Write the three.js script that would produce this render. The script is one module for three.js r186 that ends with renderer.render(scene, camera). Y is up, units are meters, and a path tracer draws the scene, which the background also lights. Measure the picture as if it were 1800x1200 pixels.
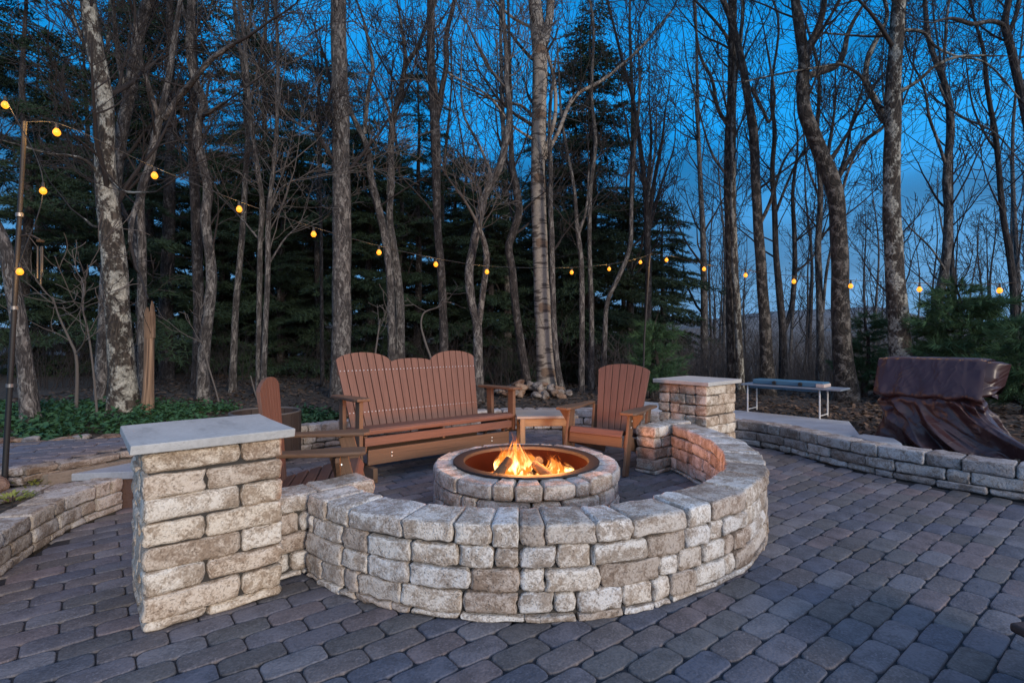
import * as THREE from 'three';
import { mergeGeometries } from 'three/addons/utils/BufferGeometryUtils.js';
import { RoundedBoxGeometry } from 'three/addons/geometries/RoundedBoxGeometry.js';

// ------------------------------------------------------------------ camera, sky, sun, exposure
// Distances in metres, X to the right, y up, and Zf = distance in front of the camera (world z = -Zf).
const F = 940, HZ = 592, H = 1.18;
const scene = new THREE.Scene();
const camera = new THREE.PerspectiveCamera(THREE.MathUtils.radToDeg(2 * Math.atan(600 / F)), 1024 / 682, 0.05, 4000);
camera.position.set(0, H, 0);
camera.setViewOffset(1024, 682, 0, 4.55, 1024, 682);
camera.updateProjectionMatrix();
const renderer = new THREE.WebGLRenderer({ antialias: true });
renderer.toneMapping = THREE.LinearToneMapping;
renderer.toneMappingExposure = 1.0;
renderer.shadowMap.enabled = true;

const V = (x, y, zf) => new THREE.Vector3(x, y, -zf);
const SUN_AZ = Math.atan2(0.80, 0.60);            // behind the camera, to the right
const SUN_EL = THREE.MathUtils.degToRad(15);
const sunDir = new THREE.Vector3(Math.cos(SUN_EL) * Math.cos(SUN_AZ), Math.sin(SUN_EL), Math.cos(SUN_EL) * Math.sin(SUN_AZ));
const sun = new THREE.DirectionalLight(new THREE.Color().setRGB(1.0, 0.86, 0.71), 2.35);
sun.name = 'afterglow_sun';
sun.position.copy(sunDir).multiplyScalar(40); sun.target.position.set(0, 0, -4);
sun.castShadow = true; sun.shadow.radius = 24; sun.shadow.mapSize.set(2048, 2048);
Object.assign(sun.shadow.camera, { left: -20, right: 20, top: 20, bottom: -20, near: 1, far: 120 });
scene.add(sun, sun.target);

// ------------------------------------------------------------------ random numbers and noise
function RNG(seed) { let a = seed >>> 0; return () => { a = (a + 0x6D2B79F5) | 0; let t = Math.imul(a ^ (a >>> 15), 1 | a); t = (t + Math.imul(t ^ (t >>> 7), 61 | t)) ^ t; return ((t ^ (t >>> 14)) >>> 0) / 4294967296; }; }
const R0 = RNG(7);
const lerp = (a, b, t) => a + (b - a) * t, clamp = (x, a = 0, b = 1) => Math.min(b, Math.max(a, x));
const sstep = (a, b, x) => { const t = clamp((x - a) / (b - a)); return t * t * (3 - 2 * t); };
function hash2(x, y, s) { let h = Math.imul(x, 374761393) + Math.imul(y, 668265263) + Math.imul(s, 1274126177); h = Math.imul(h ^ (h >>> 13), 1274126177); return ((h ^ (h >>> 16)) >>> 0) / 4294967296; }
function vnoise(x, y, px, py, s) {               // value noise that repeats after px, py cells
  const x0 = Math.floor(x), y0 = Math.floor(y), fx = x - x0, fy = y - y0, m = (a, n) => ((a % n) + n) % n;
  const u = fx * fx * (3 - 2 * fx), v = fy * fy * (3 - 2 * fy);
  const a = hash2(m(x0, px), m(y0, py), s), b = hash2(m(x0 + 1, px), m(y0, py), s), c = hash2(m(x0, px), m(y0 + 1, py), s), d = hash2(m(x0 + 1, px), m(y0 + 1, py), s);
  return lerp(lerp(a, b, u), lerp(c, d, u), v);
}
function fbm(u, v, fx, fy, oct, s, gain = 0.5) { let a = 1, t = 0, n = 0; for (let o = 0; o < oct; o++) { t += a * vnoise(u * fx, v * fy, fx, fy, s + o); n += a; a *= gain; fx *= 2; fy *= 2; } return t / n; }
const wob = (x, y, z, s) => Math.sin(x * 1.0 + s) * Math.cos(y * 1.3 + s * 1.7) + 0.6 * Math.sin(y * 2.1 + z * 1.7 + s * 2.3) + 0.5 * Math.cos(z * 2.7 - x * 1.9 + s * 0.7);

{ // dusk sky: deep blue ahead; unseen side behind paled and brightened to light stone tops
  const W = 1024, Hh = 512, d = new Float32Array(W * Hh * 4), hx = Math.cos(SUN_AZ), hz = Math.sin(SUN_AZ);
  for (let r = 0; r < Hh; r++) for (let c = 0; c < W; c++) {
    const el = ((r + 0.5) / Hh - 0.5) * Math.PI, az = ((c + 0.5) / W - 0.5) * 2 * Math.PI, y = Math.sin(el), ce = Math.cos(el);
    const a = ce * (Math.cos(az) * hx + Math.sin(az) * hz);
    const e = Math.max(el, 0) / (Math.PI / 2);
    const t1 = sstep(0, 0.24, e), t2 = sstep(0.1, 0.45, e);
    let front = [0, 1, 2].map((k) => lerp(lerp([0.14, 0.36, 0.64][k], [0.003, 0.33, 0.84][k], t1), [0.0, 0.255, 0.72][k], t2));
    const cl = fbm(c / W, r / Hh, 14, 22, 5, 91) * 0.65 + fbm(c / W, r / Hh, 6, 14, 4, 17) * 0.35, band = sstep(0.45, 0.72, cl);
    const q = sstep(0.36, 0.56, cl); front = front.map((f, k) => f * (0.60 + 0.52 * q) + [0.010, 0.06, 0.10][k] * band);
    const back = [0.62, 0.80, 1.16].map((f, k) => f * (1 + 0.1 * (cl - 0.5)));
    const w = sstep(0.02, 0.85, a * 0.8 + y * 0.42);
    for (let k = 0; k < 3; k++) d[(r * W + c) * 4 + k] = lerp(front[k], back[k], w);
    d[(r * W + c) * 4 + 3] = 1;
  }
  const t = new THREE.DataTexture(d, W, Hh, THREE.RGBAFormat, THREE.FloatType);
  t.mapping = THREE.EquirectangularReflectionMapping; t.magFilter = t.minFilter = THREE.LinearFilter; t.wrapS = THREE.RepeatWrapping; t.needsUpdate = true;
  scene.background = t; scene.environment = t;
}

// ------------------------------------------------------------------ textures and materials
const enc = (x) => { x = clamp(x); return Math.round(255 * (x <= 0.0031308 ? 12.92 * x : 1.055 * Math.pow(x, 1 / 2.4) - 0.055)); };
function tex(n, metres, fn, color = true) {      // fn(u, v) -> [r, g, b] linear, or one number
  const d = new Uint8Array(n * n * 4);
  for (let y = 0; y < n; y++) for (let x = 0; x < n; x++) {
    const c = fn((x + 0.5) / n, (y + 0.5) / n), i = (y * n + x) * 4;
    if (color) { d[i] = enc(c[0]); d[i + 1] = enc(c[1]); d[i + 2] = enc(c[2]); } else d[i] = d[i + 1] = d[i + 2] = Math.round(255 * clamp(c));
    d[i + 3] = 255;
  }
  const t = new THREE.DataTexture(d, n, n); t.wrapS = t.wrapT = THREE.RepeatWrapping; t.magFilter = THREE.LinearFilter;
  if (color) t.colorSpace = THREE.SRGBColorSpace;
  const m = Array.isArray(metres) ? metres : [metres, metres]; t.repeat.set(1 / m[0], 1 / m[1]); t.needsUpdate = true;
  return t;
}
const mix3 = (a, b, t) => [0, 1, 2].map((k) => lerp(a[k], b[k], t));
const rgb = (r, g, b) => new THREE.Color().setRGB(r, g, b);
const std = (name, o) => { const m = new THREE.MeshStandardMaterial({ roughness: 0.9, metalness: 0, ...o }); m.name = name; return m; };

// tumbled concrete stone: mineral bloom in pale patches over a browner body, pitted
const stoneH = (u, v, s) => { const p = fbm(u, v, 40, 40, 3, s + 5), b = fbm(u, v, 9, 9, 4, s + 9); return clamp(0.25 + 0.6 * b + 0.4 * (p - 0.5) - 0.5 * sstep(0.64, 0.8, fbm(u, v, 70, 70, 3, s + 3))); };
const stoneBump = [1, 2].map((s) => tex(512, 0.5, (u, v) => stoneH(u, v, s * 100), false));
const stoneTex = [1, 2, 3].map((s) => tex(512, 0.5, (u, v) => {
  const S = s * 100, a = fbm(u, v, 6, 6, 5, S + 30, 0.62), g = fbm(u, v, 90, 90, 2, S + 40), pit = sstep(0.62, 0.78, fbm(u, v, 70, 70, 3, (1 + (s & 1)) * 100 + 3));
  const f = fbm(u, v, 26, 26, 4, S + 50), t = sstep(0.32, 0.66, 0.7 * a + 0.3 * f + 0.25 * (g - 0.5)), c = mix3([0.50, 0.425, 0.36], [1.0, 0.98, 0.95], t);
  const k = (0.80 + 0.40 * g) * (1 - 0.22 * pit); return c.map((x) => x * k);
}));
const stoneSet = (name, tints) => tints.flatMap((c, i) => [0, 1].map((j) => std(name, { color: rgb(...c), map: stoneTex[(i + j) % 3], bumpMap: stoneBump[(i + j) % 2], bumpScale: 0.006, roughness: 0.93 })));
const tanStones = stoneSet('tan_tumbled_stone', [[0.68, 0.63, 0.57], [0.55, 0.50, 0.45], [0.63, 0.61, 0.59], [0.43, 0.37, 0.32], [0.72, 0.69, 0.65], [0.49, 0.42, 0.365], [0.66, 0.63, 0.59]]);
const pillarStones = stoneSet('tan_pillar_stone', [[0.68, 0.59, 0.48], [0.57, 0.48, 0.39], [0.70, 0.63, 0.54], [0.62, 0.52, 0.42]]);
const greyStones = stoneSet('grey_tumbled_stone', [[0.42, 0.40, 0.39], [0.35, 0.33, 0.33], [0.47, 0.46, 0.46], [0.33, 0.295, 0.28]]);
const fillMat = std('dark_joint_fill', { color: rgb(0.05, 0.045, 0.04), roughness: 1 });

const paverTex = tex(512, 0.7, (u, v) => { const a = fbm(u, v, 7, 7, 4, 501), g = fbm(u, v, 110, 110, 2, 505), s = sstep(0.72, 0.86, fbm(u, v, 120, 120, 1, 511)); const st = sstep(0.5, 0.62, fbm(u, v, 5, 5, 5, 531, 0.62)), k = (0.60 + 0.46 * a + 0.5 * (g - 0.5) + 0.45 * s) * (1 - 0.22 * st); return [k, k, k]; });
const paverBump = tex(512, 0.7, (u, v) => 0.5 * fbm(u, v, 90, 90, 3, 507) + 0.5 * fbm(u, v, 12, 12, 4, 521), false);
const paverMat = std('concrete_paver', { color: rgb(1, 1, 1), map: paverTex, bumpMap: paverBump, bumpScale: 0.004, vertexColors: true, roughness: 0.82 });
const sandMat = std('dark_joint_sand', { color: rgb(0.022, 0.022, 0.028), roughness: 1 });

const capTex = tex(512, 0.8, (u, v) => { const a = fbm(u, v, 5, 5, 5, 601), g = fbm(u, v, 80, 80, 2, 605), st = sstep(0.6, 0.75, fbm(u, v, 3, 12, 4, 609)); const k = 0.74 + 0.28 * a + 0.18 * (g - 0.5) - 0.14 * st; return [k, k * 0.99, k * 0.97]; });
const capMat = std('cast_stone_cap', { color: rgb(0.50, 0.49, 0.47), map: capTex, bumpMap: stoneBump[0], bumpScale: 0.002, roughness: 0.85 });
const blueMat = std('bluestone', { color: rgb(0.30, 0.33, 0.38), map: capTex, bumpMap: paverBump, bumpScale: 0.003, roughness: 0.8 });
const slabMat = std('concrete_slab', { color: rgb(0.42, 0.47, 0.52), map: capTex, bumpMap: paverBump, bumpScale: 0.002, roughness: 0.85 });
const flagMat = std('brown_flagstone', { color: rgb(0.20, 0.165, 0.135), map: capTex, bumpMap: stoneBump[1], bumpScale: 0.005, roughness: 0.9 });
const riserMat = std('red_brown_riser', { color: rgb(0.13, 0.075, 0.06), map: capTex, bumpMap: stoneBump[1], bumpScale: 0.004 });

// composite lumber with a faint stretched grain (u runs along the board)
const woodTex = tex(512, [0.9, 0.25], (u, v) => { const g = fbm(u, v, 4, 46, 4, 701), f = fbm(u, v, 12, 120, 2, 705); const w = sstep(0.55, 0.75, fbm(u, v, 2, 9, 4, 709)), k = 0.74 + 0.5 * (g - 0.5) + 0.42 * f - 0.05 + 0.12 * w; return [k, k * (0.985 + 0.03 * w), k * (0.97 + 0.06 * w)]; });
const woodBump = tex(512, [0.9, 0.25], (u, v) => fbm(u, v, 4, 60, 4, 711), false);
const wood = (name, c, rough = 0.62) => std(name, { color: rgb(...c), map: woodTex, bumpMap: woodBump, bumpScale: 0.0012, roughness: rough });
const slatWood = wood('brown_composite', [0.150, 0.074, 0.053]), frameWood = wood('brown_composite_frame', [0.142, 0.080, 0.046]), cedar = wood('cedar', [0.33, 0.22, 0.125]), cedarGrey = wood('weathered_cedar', [0.34, 0.31, 0.28], 0.8);
const steel = std('bolt_steel', { color: rgb(0.72, 0.70, 0.66), metalness: 1, roughness: 0.35 });
const blackMetal = std('black_metal', { color: rgb(0.010, 0.010, 0.011), roughness: 0.6 });
const ironMat = std('fire_ring_iron', { color: rgb(0.022, 0.021, 0.025), roughness: 0.6, metalness: 0.4 });
const rustTex = tex(256, 0.5, (u, v) => { const a = fbm(u, v, 6, 6, 5, 801), k = 0.6 + 0.7 * a; return [k, k * 0.82, k * 0.75]; });
const rustMat = Object.assign(new THREE.MeshPhysicalMaterial({ specularIntensity: 0.2, metalness: 0, color: rgb(0.0115, 0.0020, 0.0009), map: rustTex, roughness: 0.9 }), { name: 'rusty_liner' });

// barks: u once round the trunk, v along it in metres
const barkH = (u, v, s) => { const w = 0.25 * (fbm(u, v, 4, 6, 3, s) - 0.5); const r = fbm(u + w, v, 22, 7, 4, s + 4, 0.55); return Math.pow(Math.abs(2 * r - 1), 0.7); };
const barkTile = [0.55, 1.1];
const barkBump = [1, 2].map((s) => tex(512, barkTile, (u, v) => barkH(u, v, 900 * s), false));
const bark = (name, lo, hi, s, patch, amount, bs = 0.02) => std(name, {
  map: tex(512, barkTile, (u, v) => { const h = barkH(u, v, 900 * (1 + s % 2)), g = fbm(u, v, 60, 60, 2, s * 31 + 2), p = patch ? sstep(1 - amount - 0.1, 1 - amount + 0.1, fbm(u, v, 11, 13, 5, s * 31 + 7, 0.68)) : 0; let c = mix3(lo, hi, clamp(h * 1.5 - 0.22)); if (patch) c = mix3(c, patch, p * (0.6 + 0.4 * g)); return c.map((x) => x * (0.65 + 0.7 * g)); }),
  bumpMap: barkBump[s % 2], bumpScale: bs, roughness: 0.97 });
const barkGrey = bark('grey_bark', [0.03, 0.026, 0.025], [0.16, 0.145, 0.135], 2, [0.23, 0.22, 0.205], 0.40);
const barkLichen = bark('lichen_bark', [0.025, 0.02, 0.016], [0.10, 0.082, 0.065], 3, [0.34, 0.335, 0.29], 0.46);
const barkMoss = bark('mossy_bark', [0.012, 0.010, 0.008], [0.08, 0.066, 0.055], 4, [0.17, 0.155, 0.135], 0.40);
const barkDark = bark('dark_bark', [0.012, 0.010, 0.010], [0.07, 0.058, 0.053], 5, [0.12, 0.11, 0.105], 0.36);
const barkBirch = std('birch_bark', { map: tex(512, barkTile, (u, v) => { const l = sstep(0.62, 0.70, fbm(u, v, 5, 34, 3, 951)), p = sstep(0.58, 0.66, fbm(u, v, 4, 5, 4, 955)), g = fbm(u, v, 50, 60, 2, 957); const c = mix3(mix3([0.27, 0.24, 0.205], [0.15, 0.105, 0.075], p), [0.05, 0.038, 0.032], l * 0.85); return c.map((x) => x * (0.75 + 0.5 * g)); }), bumpMap: tex(512, barkTile, (u, v) => fbm(u, v, 6, 30, 4, 951), false), bumpScale: 0.006, roughness: 0.9 });
const deadWood = std('bare_dead_wood', { map: tex(512, barkTile, (u, v) => { const g = fbm(u, v, 30, 3, 4, 961), c = mix3([0.09, 0.055, 0.035], [0.34, 0.225, 0.145], clamp(g * 1.6 - 0.35)); return c; }), bumpMap: tex(256, barkTile, (u, v) => fbm(u, v, 30, 3, 4, 961), false), bumpScale: 0.015 });
const twigMat = std('twig_bark', { color: rgb(0.026, 0.021, 0.02), roughness: 1 });
const twigPale = std('pale_twig_bark', { color: rgb(0.10, 0.088, 0.08), roughness: 1 });
const needleMat = std('needle_foliage', { color: rgb(0.018, 0.040, 0.017), roughness: 0.9 });
const needleBright = std('young_needles', { color: rgb(0.035, 0.088, 0.034), roughness: 0.9 });

// ------------------------------------------------------------------ naming
const used = {};
const numbered = (n) => { const k = (used[n] = (used[n] ?? -1) + 1); return k ? n + '_' + String(k).padStart(3, '0') : n; };
function tag(o, label, category, group, kind) { if (label) o.userData.label = label; if (category) o.userData.category = category; if (group) o.userData.group = group; if (kind) o.userData.kind = kind; return o; }
function thing(name, label, category, pos, turn = 0, group) { const o = new THREE.Group(); o.name = numbered(name); o.position.copy(pos ?? new THREE.Vector3()); o.rotation.y = turn; tag(o, label, category, group); scene.add(o); return o; }
function mesh(name, geo, mat, parent) { const m = new THREE.Mesh(geo, mat); m.name = parent ? name : numbered(name); m.castShadow = m.receiveShadow = true; (parent ?? scene).add(m); return m; }

// ------------------------------------------------------------------ geometry helpers
class Acc {
  constructor() { this.p = []; this.n = []; this.uv = []; this.i = []; }
  tube(pts, rad, sides, { lump = 0, seed = 0, v0 = 0, girth = 0, cap = true } = {}) {
    const base = this.p.length / 3, N = pts.length, up = new THREE.Vector3(), t = new THREE.Vector3(), b = new THREE.Vector3(), q = new THREE.Quaternion(), pt = new THREE.Vector3();
    let len = v0; const round = girth || Math.max(0.05, 2 * Math.PI * rad[0]);
    for (let k = 0; k < N; k++) {
      t.subVectors(pts[Math.min(k + 1, N - 1)], pts[Math.max(k - 1, 0)]).normalize();
      if (k === 0) { up.set(Math.abs(t.y) > 0.9 ? 1 : 0, Math.abs(t.y) > 0.9 ? 0 : 1, 0); up.addScaledVector(t, -up.dot(t)).normalize(); } else { q.setFromUnitVectors(pt, t); up.applyQuaternion(q); len += pts[k].distanceTo(pts[k - 1]); }
      pt.copy(t); b.crossVectors(t, up);
      for (let s = 0; s <= sides; s++) {
        const a = (s / sides) * 2 * Math.PI, c = Math.cos(a), d = Math.sin(a);
        const r = rad[k] * (lump ? 1 + lump * wob(Math.cos(a) * 2.1, len * 3.1, Math.sin(a) * 2.3, seed) : 1);
        const nx = up.x * c + b.x * d, ny = up.y * c + b.y * d, nz = up.z * c + b.z * d;
        this.p.push(pts[k].x + nx * r, pts[k].y + ny * r, pts[k].z + nz * r); this.n.push(nx, ny, nz); this.uv.push((s / sides) * round, len);
        if (k && s) { const A = base + (k - 1) * (sides + 1) + s - 1, B = A + sides + 1; this.i.push(A, A + 1, B, A + 1, B + 1, B); }
      }
    }
    return this;
  }
  geo() { const g = new THREE.BufferGeometry(); g.setAttribute('position', new THREE.Float32BufferAttribute(this.p, 3)); g.setAttribute('normal', new THREE.Float32BufferAttribute(this.n, 3)); g.setAttribute('uv', new THREE.Float32BufferAttribute(this.uv, 2)); g.setIndex(this.i); return g; }
}
// A stone with worn edges; grid lines lie where the rounding ends. warp(x, y, z) places it.
function stone(L, Hh, D, r, rnd, warp, amp = 0.004, mids = [1, 0, 0]) {
  const half = [L / 2, Hh / 2, D / 2], lines = half.map((h, a) => { const e = Math.min(r * (0.8 + 0.4 * rnd()), h * 0.6), o = [-h, -h + e]; for (let k = 0; k < mids[a]; k++) o.push(lerp(-h + e, h - e, (k + 1) / (mids[a] + 1))); o.push(h - e, h); return o; });
  const s = rnd() * 90, uo = rnd() * 7, vo = rnd() * 7, P = [], U = [], I = [], key = new Map(), norm = [];
  const f = new THREE.Vector3(), inner = new THREE.Vector3(), ids = [];
  for (let a = 0; a < 3; a++) for (const sg of [-1, 1]) {
    const u = (a + 1) % 3, v = (a + 2) % 3, base = P.length / 3, nu = lines[u].length, nv = lines[v].length;
    for (let j = 0; j < nv; j++) for (let i = 0; i < nu; i++) {
      const c = [0, 0, 0]; c[a] = sg * half[a]; c[u] = lines[u][i]; c[v] = lines[v][j];
      f.set(...c); inner.set(...c.map((x, k) => clamp(x, lines[k][1], lines[k][lines[k].length - 2])));
      const rr = Math.min(r, half[0] * 0.6, half[1] * 0.6, half[2] * 0.6);
      f.sub(inner); if (f.lengthSq() > 0) { const ex = c.map((x, k) => Math.abs(x - inner.getComponent(k)) > 1e-9).filter(Boolean).length; if (ex > 1) f.normalize().multiplyScalar(rr * 0.98); }
      f.add(inner);
      const edgy = [0, 1, 2].filter((k) => Math.abs(c[k]) > half[k] - 1e-6 || Math.abs(Math.abs(c[k]) - Math.abs(lines[k][1])) < 1e-6).length > 1 ? 1.5 : 0.8, w = amp * 0.5 * edgy, x = f.x, y = f.y, z = f.z;
      const q = [x + w * wob(x * 51, y * 47, z * 43, s), y + w * wob(y * 45, z * 41, x * 43, s + 3), z + w * wob(z * 39, x * 47, y * 51, s + 5)];
      const k = c.map((t) => Math.round(t * 1e5)).join(), W = warp ? warp(...q) : q;
      P.push(...W); U.push(c[u] + uo + a * 1.3, c[v] + vo);
      if (!key.has(k)) { key.set(k, norm.length); norm.push(new THREE.Vector3()); } ids.push(key.get(k));
    }
    for (let j = 0; j + 1 < nv; j++) for (let i = 0; i + 1 < nu; i++) { const A = base + j * nu + i, B = A + 1, C = A + nu, D2 = C + 1; if (sg > 0) I.push(A, B, D2, A, D2, C); else I.push(A, D2, B, A, C, D2); }
  }
  const e1 = new THREE.Vector3(), e2 = new THREE.Vector3(), v3 = (k) => new THREE.Vector3(P[3 * k], P[3 * k + 1], P[3 * k + 2]);
  let flip = 0; const ctr = new THREE.Vector3(...(warp ? warp(0, 0, 0) : [0, 0, 0]));
  for (let k = 0; k < I.length; k += 3) { const A = v3(I[k]); e1.subVectors(v3(I[k + 1]), A); e2.subVectors(v3(I[k + 2]), A); e1.cross(e2); flip += e1.dot(A.sub(ctr)); for (let m = 0; m < 3; m++) norm[ids[I[k + m]]].add(e1); }
  if (flip < 0) for (let k = 0; k < I.length; k += 3) [I[k + 1], I[k + 2]] = [I[k + 2], I[k + 1]];
  const Nn = []; for (const id of ids) { const n = norm[id].clone().normalize(); if (flip < 0) n.negate(); Nn.push(n.x, n.y, n.z); }
  const g = new THREE.BufferGeometry(); g.setAttribute('position', new THREE.Float32BufferAttribute(P, 3)); g.setAttribute('normal', new THREE.Float32BufferAttribute(Nn, 3)); g.setAttribute('uv', new THREE.Float32BufferAttribute(U, 2)); g.setIndex(I);
  return g;
}
// A flat-topped slab with an outline in (X, Zf).
function slab(pts, y0, y1, bevel = 0.006) {
  const s = new THREE.Shape(pts.map(([x, z]) => new THREE.Vector2(x, z)));
  const g = new THREE.ExtrudeGeometry(s, { depth: y1 - y0 - 2 * bevel, bevelEnabled: true, bevelSize: bevel, bevelThickness: bevel, bevelOffset: -bevel, bevelSegments: 2, curveSegments: 8 });
  g.rotateX(-Math.PI / 2); g.translate(0, y0 + bevel, 0); return g;
}
// A board: rounded box with uv in metres along its longest side.
function board(w, h, d, r = 0.006) {
  const g = new RoundedBoxGeometry(w, h, d, 2, Math.min(r, w * 0.45, h * 0.45, d * 0.45)), p = g.attributes.position, n = g.attributes.normal, uv = g.attributes.uv, dims = [w, h, d], ax = dims.indexOf(Math.max(...dims)), o = R0() * 5;
  for (let k = 0; k < p.count; k++) { const c = [p.getX(k), p.getY(k), p.getZ(k)], m = [n.getX(k), n.getY(k), n.getZ(k)].map(Math.abs), f = m.indexOf(Math.max(...m)), rest = [0, 1, 2].filter((a) => a !== ax), across = f === rest[0] ? rest[1] : rest[0]; uv.setXY(k, c[ax] + o, c[across] + o * 0.7); }
  return g;
}
function boxBetween(a, b, w, d, r) { // a bar from a to b, w across (along local x), d thick
  const g = board(w, a.distanceTo(b), d, r); const q = new THREE.Quaternion().setFromUnitVectors(new THREE.Vector3(0, 1, 0), b.clone().sub(a).normalize());
  g.applyQuaternion(q); g.translate((a.x + b.x) / 2, (a.y + b.y) / 2, (a.z + b.z) / 2); return g;
}
// A curve on the ground given by points (X, Zf); at(s) gives position, tangent and the normal on its left.
function line(pts, close) {
  const c = new THREE.CatmullRomCurve3(pts.map(([x, z]) => new THREE.Vector3(x, 0, z)), !!close, 'centripetal'); c.arcLengthDivisions = 600;
  const len = c.getLength(); return { len, at(s) { const u = clamp(s / len, 0, 1), p = c.getPointAt(u), t = c.getTangentAt(u), over = s < 0 ? s : s > len ? s - len : 0; p.addScaledVector(t, over); return { x: p.x, z: p.z, tx: t.x, tz: t.z, nx: -t.z, nz: t.x }; } };
}
const onLine = (ln, s, d) => { const a = ln.at(s); return [a.x + a.nx * d, a.z + a.nz * d]; };
// Stones of one wall, course by course, each a part of its own.
function layWall(root, ln, depth, courses, mats, seed, { s0 = 0, s1 = ln.len, lens = [0.11, 0.16, 0.22, 0.27], r = 0.016, capOut = 0.004, yBase = 0, name = 'stone', amp = 0.006 } = {}) {
  const rnd = RNG(seed); let y = yBase;
  courses.forEach((h, ci) => {
    let s = s0 - (ci % 2 ? 0.06 : 0) * (ln.closed ? 0 : 1), last = -1;
    const cap = ci === courses.length - 1; s = s0;
    while (s < s1 - 0.02) {
      let k; do k = Math.floor(rnd() * lens.length); while (k === last && rnd() < 0.7); last = k;
      let l = lens[k] * (0.92 + 0.16 * rnd()) * (cap ? 1.08 : 1); if (ci % 2 && s === s0) l *= 0.6; if (s1 - s - l < 0.09) l = s1 - s;
      const gap = 0.0022, sm = s + l / 2, proud = (rnd() - 0.5) * 0.012, d = depth + (cap ? capOut : 0), ym = y + h / 2, tilt = (rnd() - 0.5) * 0.02, yaw = (rnd() - 0.5) * 0.03;
      const g = stone(l - gap * 2, h - gap * 1.6, d, Math.min(r, h * 0.3), rnd, (x, yy, z) => { const [X, Z] = onLine(ln, sm + x, depth / 2 + z + proud + yaw * x); return [X, ym + yy + tilt * x, -Z]; }, amp, l > 0.2 ? [3, 1, 0] : l > 0.13 ? [2, 1, 0] : [1, 1, 0]);
      mesh(name, g, mats[Math.floor(rnd() * mats.length)], root);
      s += l;
    }
    y += h;
  });
  // dark fill behind the joints
  const P = [], I = [], n = Math.max(2, Math.ceil((s1 - s0) / 0.1)), top = y - courses[courses.length - 1] * 0.6;
  const inset = Math.min(0.03, depth * 0.2);
  for (let k = 0; k <= n; k++) { const s = lerp(s0 + 0.03, s1 - 0.03, k / n), a = onLine(ln, s, inset), b = onLine(ln, s, depth - inset); P.push(a[0], yBase - 0.03, -a[1], a[0], top, -a[1], b[0], top, -b[1], b[0], yBase - 0.03, -b[1]); if (k) { const o = 4 * k, q = o - 4; for (let e = 0; e < 3; e++) I.push(q + e, o + e, q + e + 1, q + e + 1, o + e, o + e + 1); } }
  for (const o of [0, 4 * n]) I.push(o, o + 1, o + 2, o, o + 2, o + 3);
  const fg = new THREE.BufferGeometry(); fg.setAttribute('position', new THREE.Float32BufferAttribute(P, 3)); fg.setIndex(I); fg.computeVertexNormals();
  mesh('joint_fill', fg, fillMat, root);
}

// ------------------------------------------------------------------ plan of the place
const leftWall = [[-1.75, 0.9], [-2.15, 1.75], [-2.40, 2.3], [-2.52, 2.64], [-2.64, 3.05], [-2.695, 3.34], [-2.66, 3.66]];
const backWall = [[-2.62, 4.95], [-2.27, 5.42], [-1.35, 6.18], [-0.05, 6.74], [0.94, 6.80], [1.62, 6.48], [2.2, 6.10], [2.68, 5.69], [3.01, 4.74], [3.31, 4.25], [3.66, 3.825], [4.35, 3.05], [5.3, 2.1]];
const smooth = (p) => { const l = line(p), o = []; for (let k = 0; k <= 24; k++) { const a = l.at(l.len * k / 24); o.push([a.x, a.z]); } return o; };
const patio = [...smooth(leftWall), ...smooth(backWall), [6.5, 1.0], [6.5, -4], [-1.75, -4]];
const pad = [[1.30, 7.2], [2.1, 6.45], [2.75, 6.02], [3.2, 5.05], [3.40, 5.25], [3.95, 6.05], [2.99, 7.05], [1.98, 8.05]];
function inPoly(q, x, z) { let c = false; for (let i = 0, j = q.length - 1; i < q.length; j = i++) { const [xi, zi] = q[i], [xj, zj] = q[j]; if ((zi > z) !== (zj > z) && x < ((xj - xi) * (z - zi)) / (zj - zi) + xi) c = !c; } return c; }
function inside(x, z) { let c = false; for (let i = 0, j = patio.length - 1; i < patio.length; j = i++) { const [xi, zi] = patio[i], [xj, zj] = patio[j]; if ((zi > z) !== (zj > z) && x < ((xj - xi) * (z - zi)) / (zj - zi) + xi) c = !c; } return c; }
function edge(x, z) { let d = 1e9; for (let i = 0, j = patio.length - 1; i < patio.length; j = i++) { const [ax, az] = patio[j], [bx, bz] = patio[i], vx = bx - ax, vz = bz - az, t = clamp(((x - ax) * vx + (z - az) * vz) / (vx * vx + vz * vz)); d = Math.min(d, Math.hypot(x - ax - t * vx, z - az - t * vz)); } return d; }
function ground(x, z, d = inside(x, z) ? -edge(x, z) : edge(x, z)) {
  let out = 0.17 + 0.05 * sstep(0.3, 2.5, d);
  out += 0.05 * sstep(1, 4, d) * (vnoise(x * 0.7 + 50, z * 0.7 + 50, 4096, 4096, 3) - 0.5) + 0.10 * sstep(4.5, 7, z) * sstep(-1, -4, x);
  const far = Math.max(0, z - 9.5), right = sstep(-6, 6, x);
  out -= far * lerp(0.012, 0.085, right) * (z < 90 ? 1 : 90 / z);
  out += sstep(9, 30, z) * 0.5 * (vnoise(x * 0.12 + 90, z * 0.12 + 90, 4096, 4096, 5) - 0.5);
  if (z > 4.8 && z < 8.3 && x > 1.2 && x < 4 && inPoly(pad, x, z)) out = Math.min(out, 0.06);
  return lerp(-0.07, out, sstep(0.02, 0.17, d));
}
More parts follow.
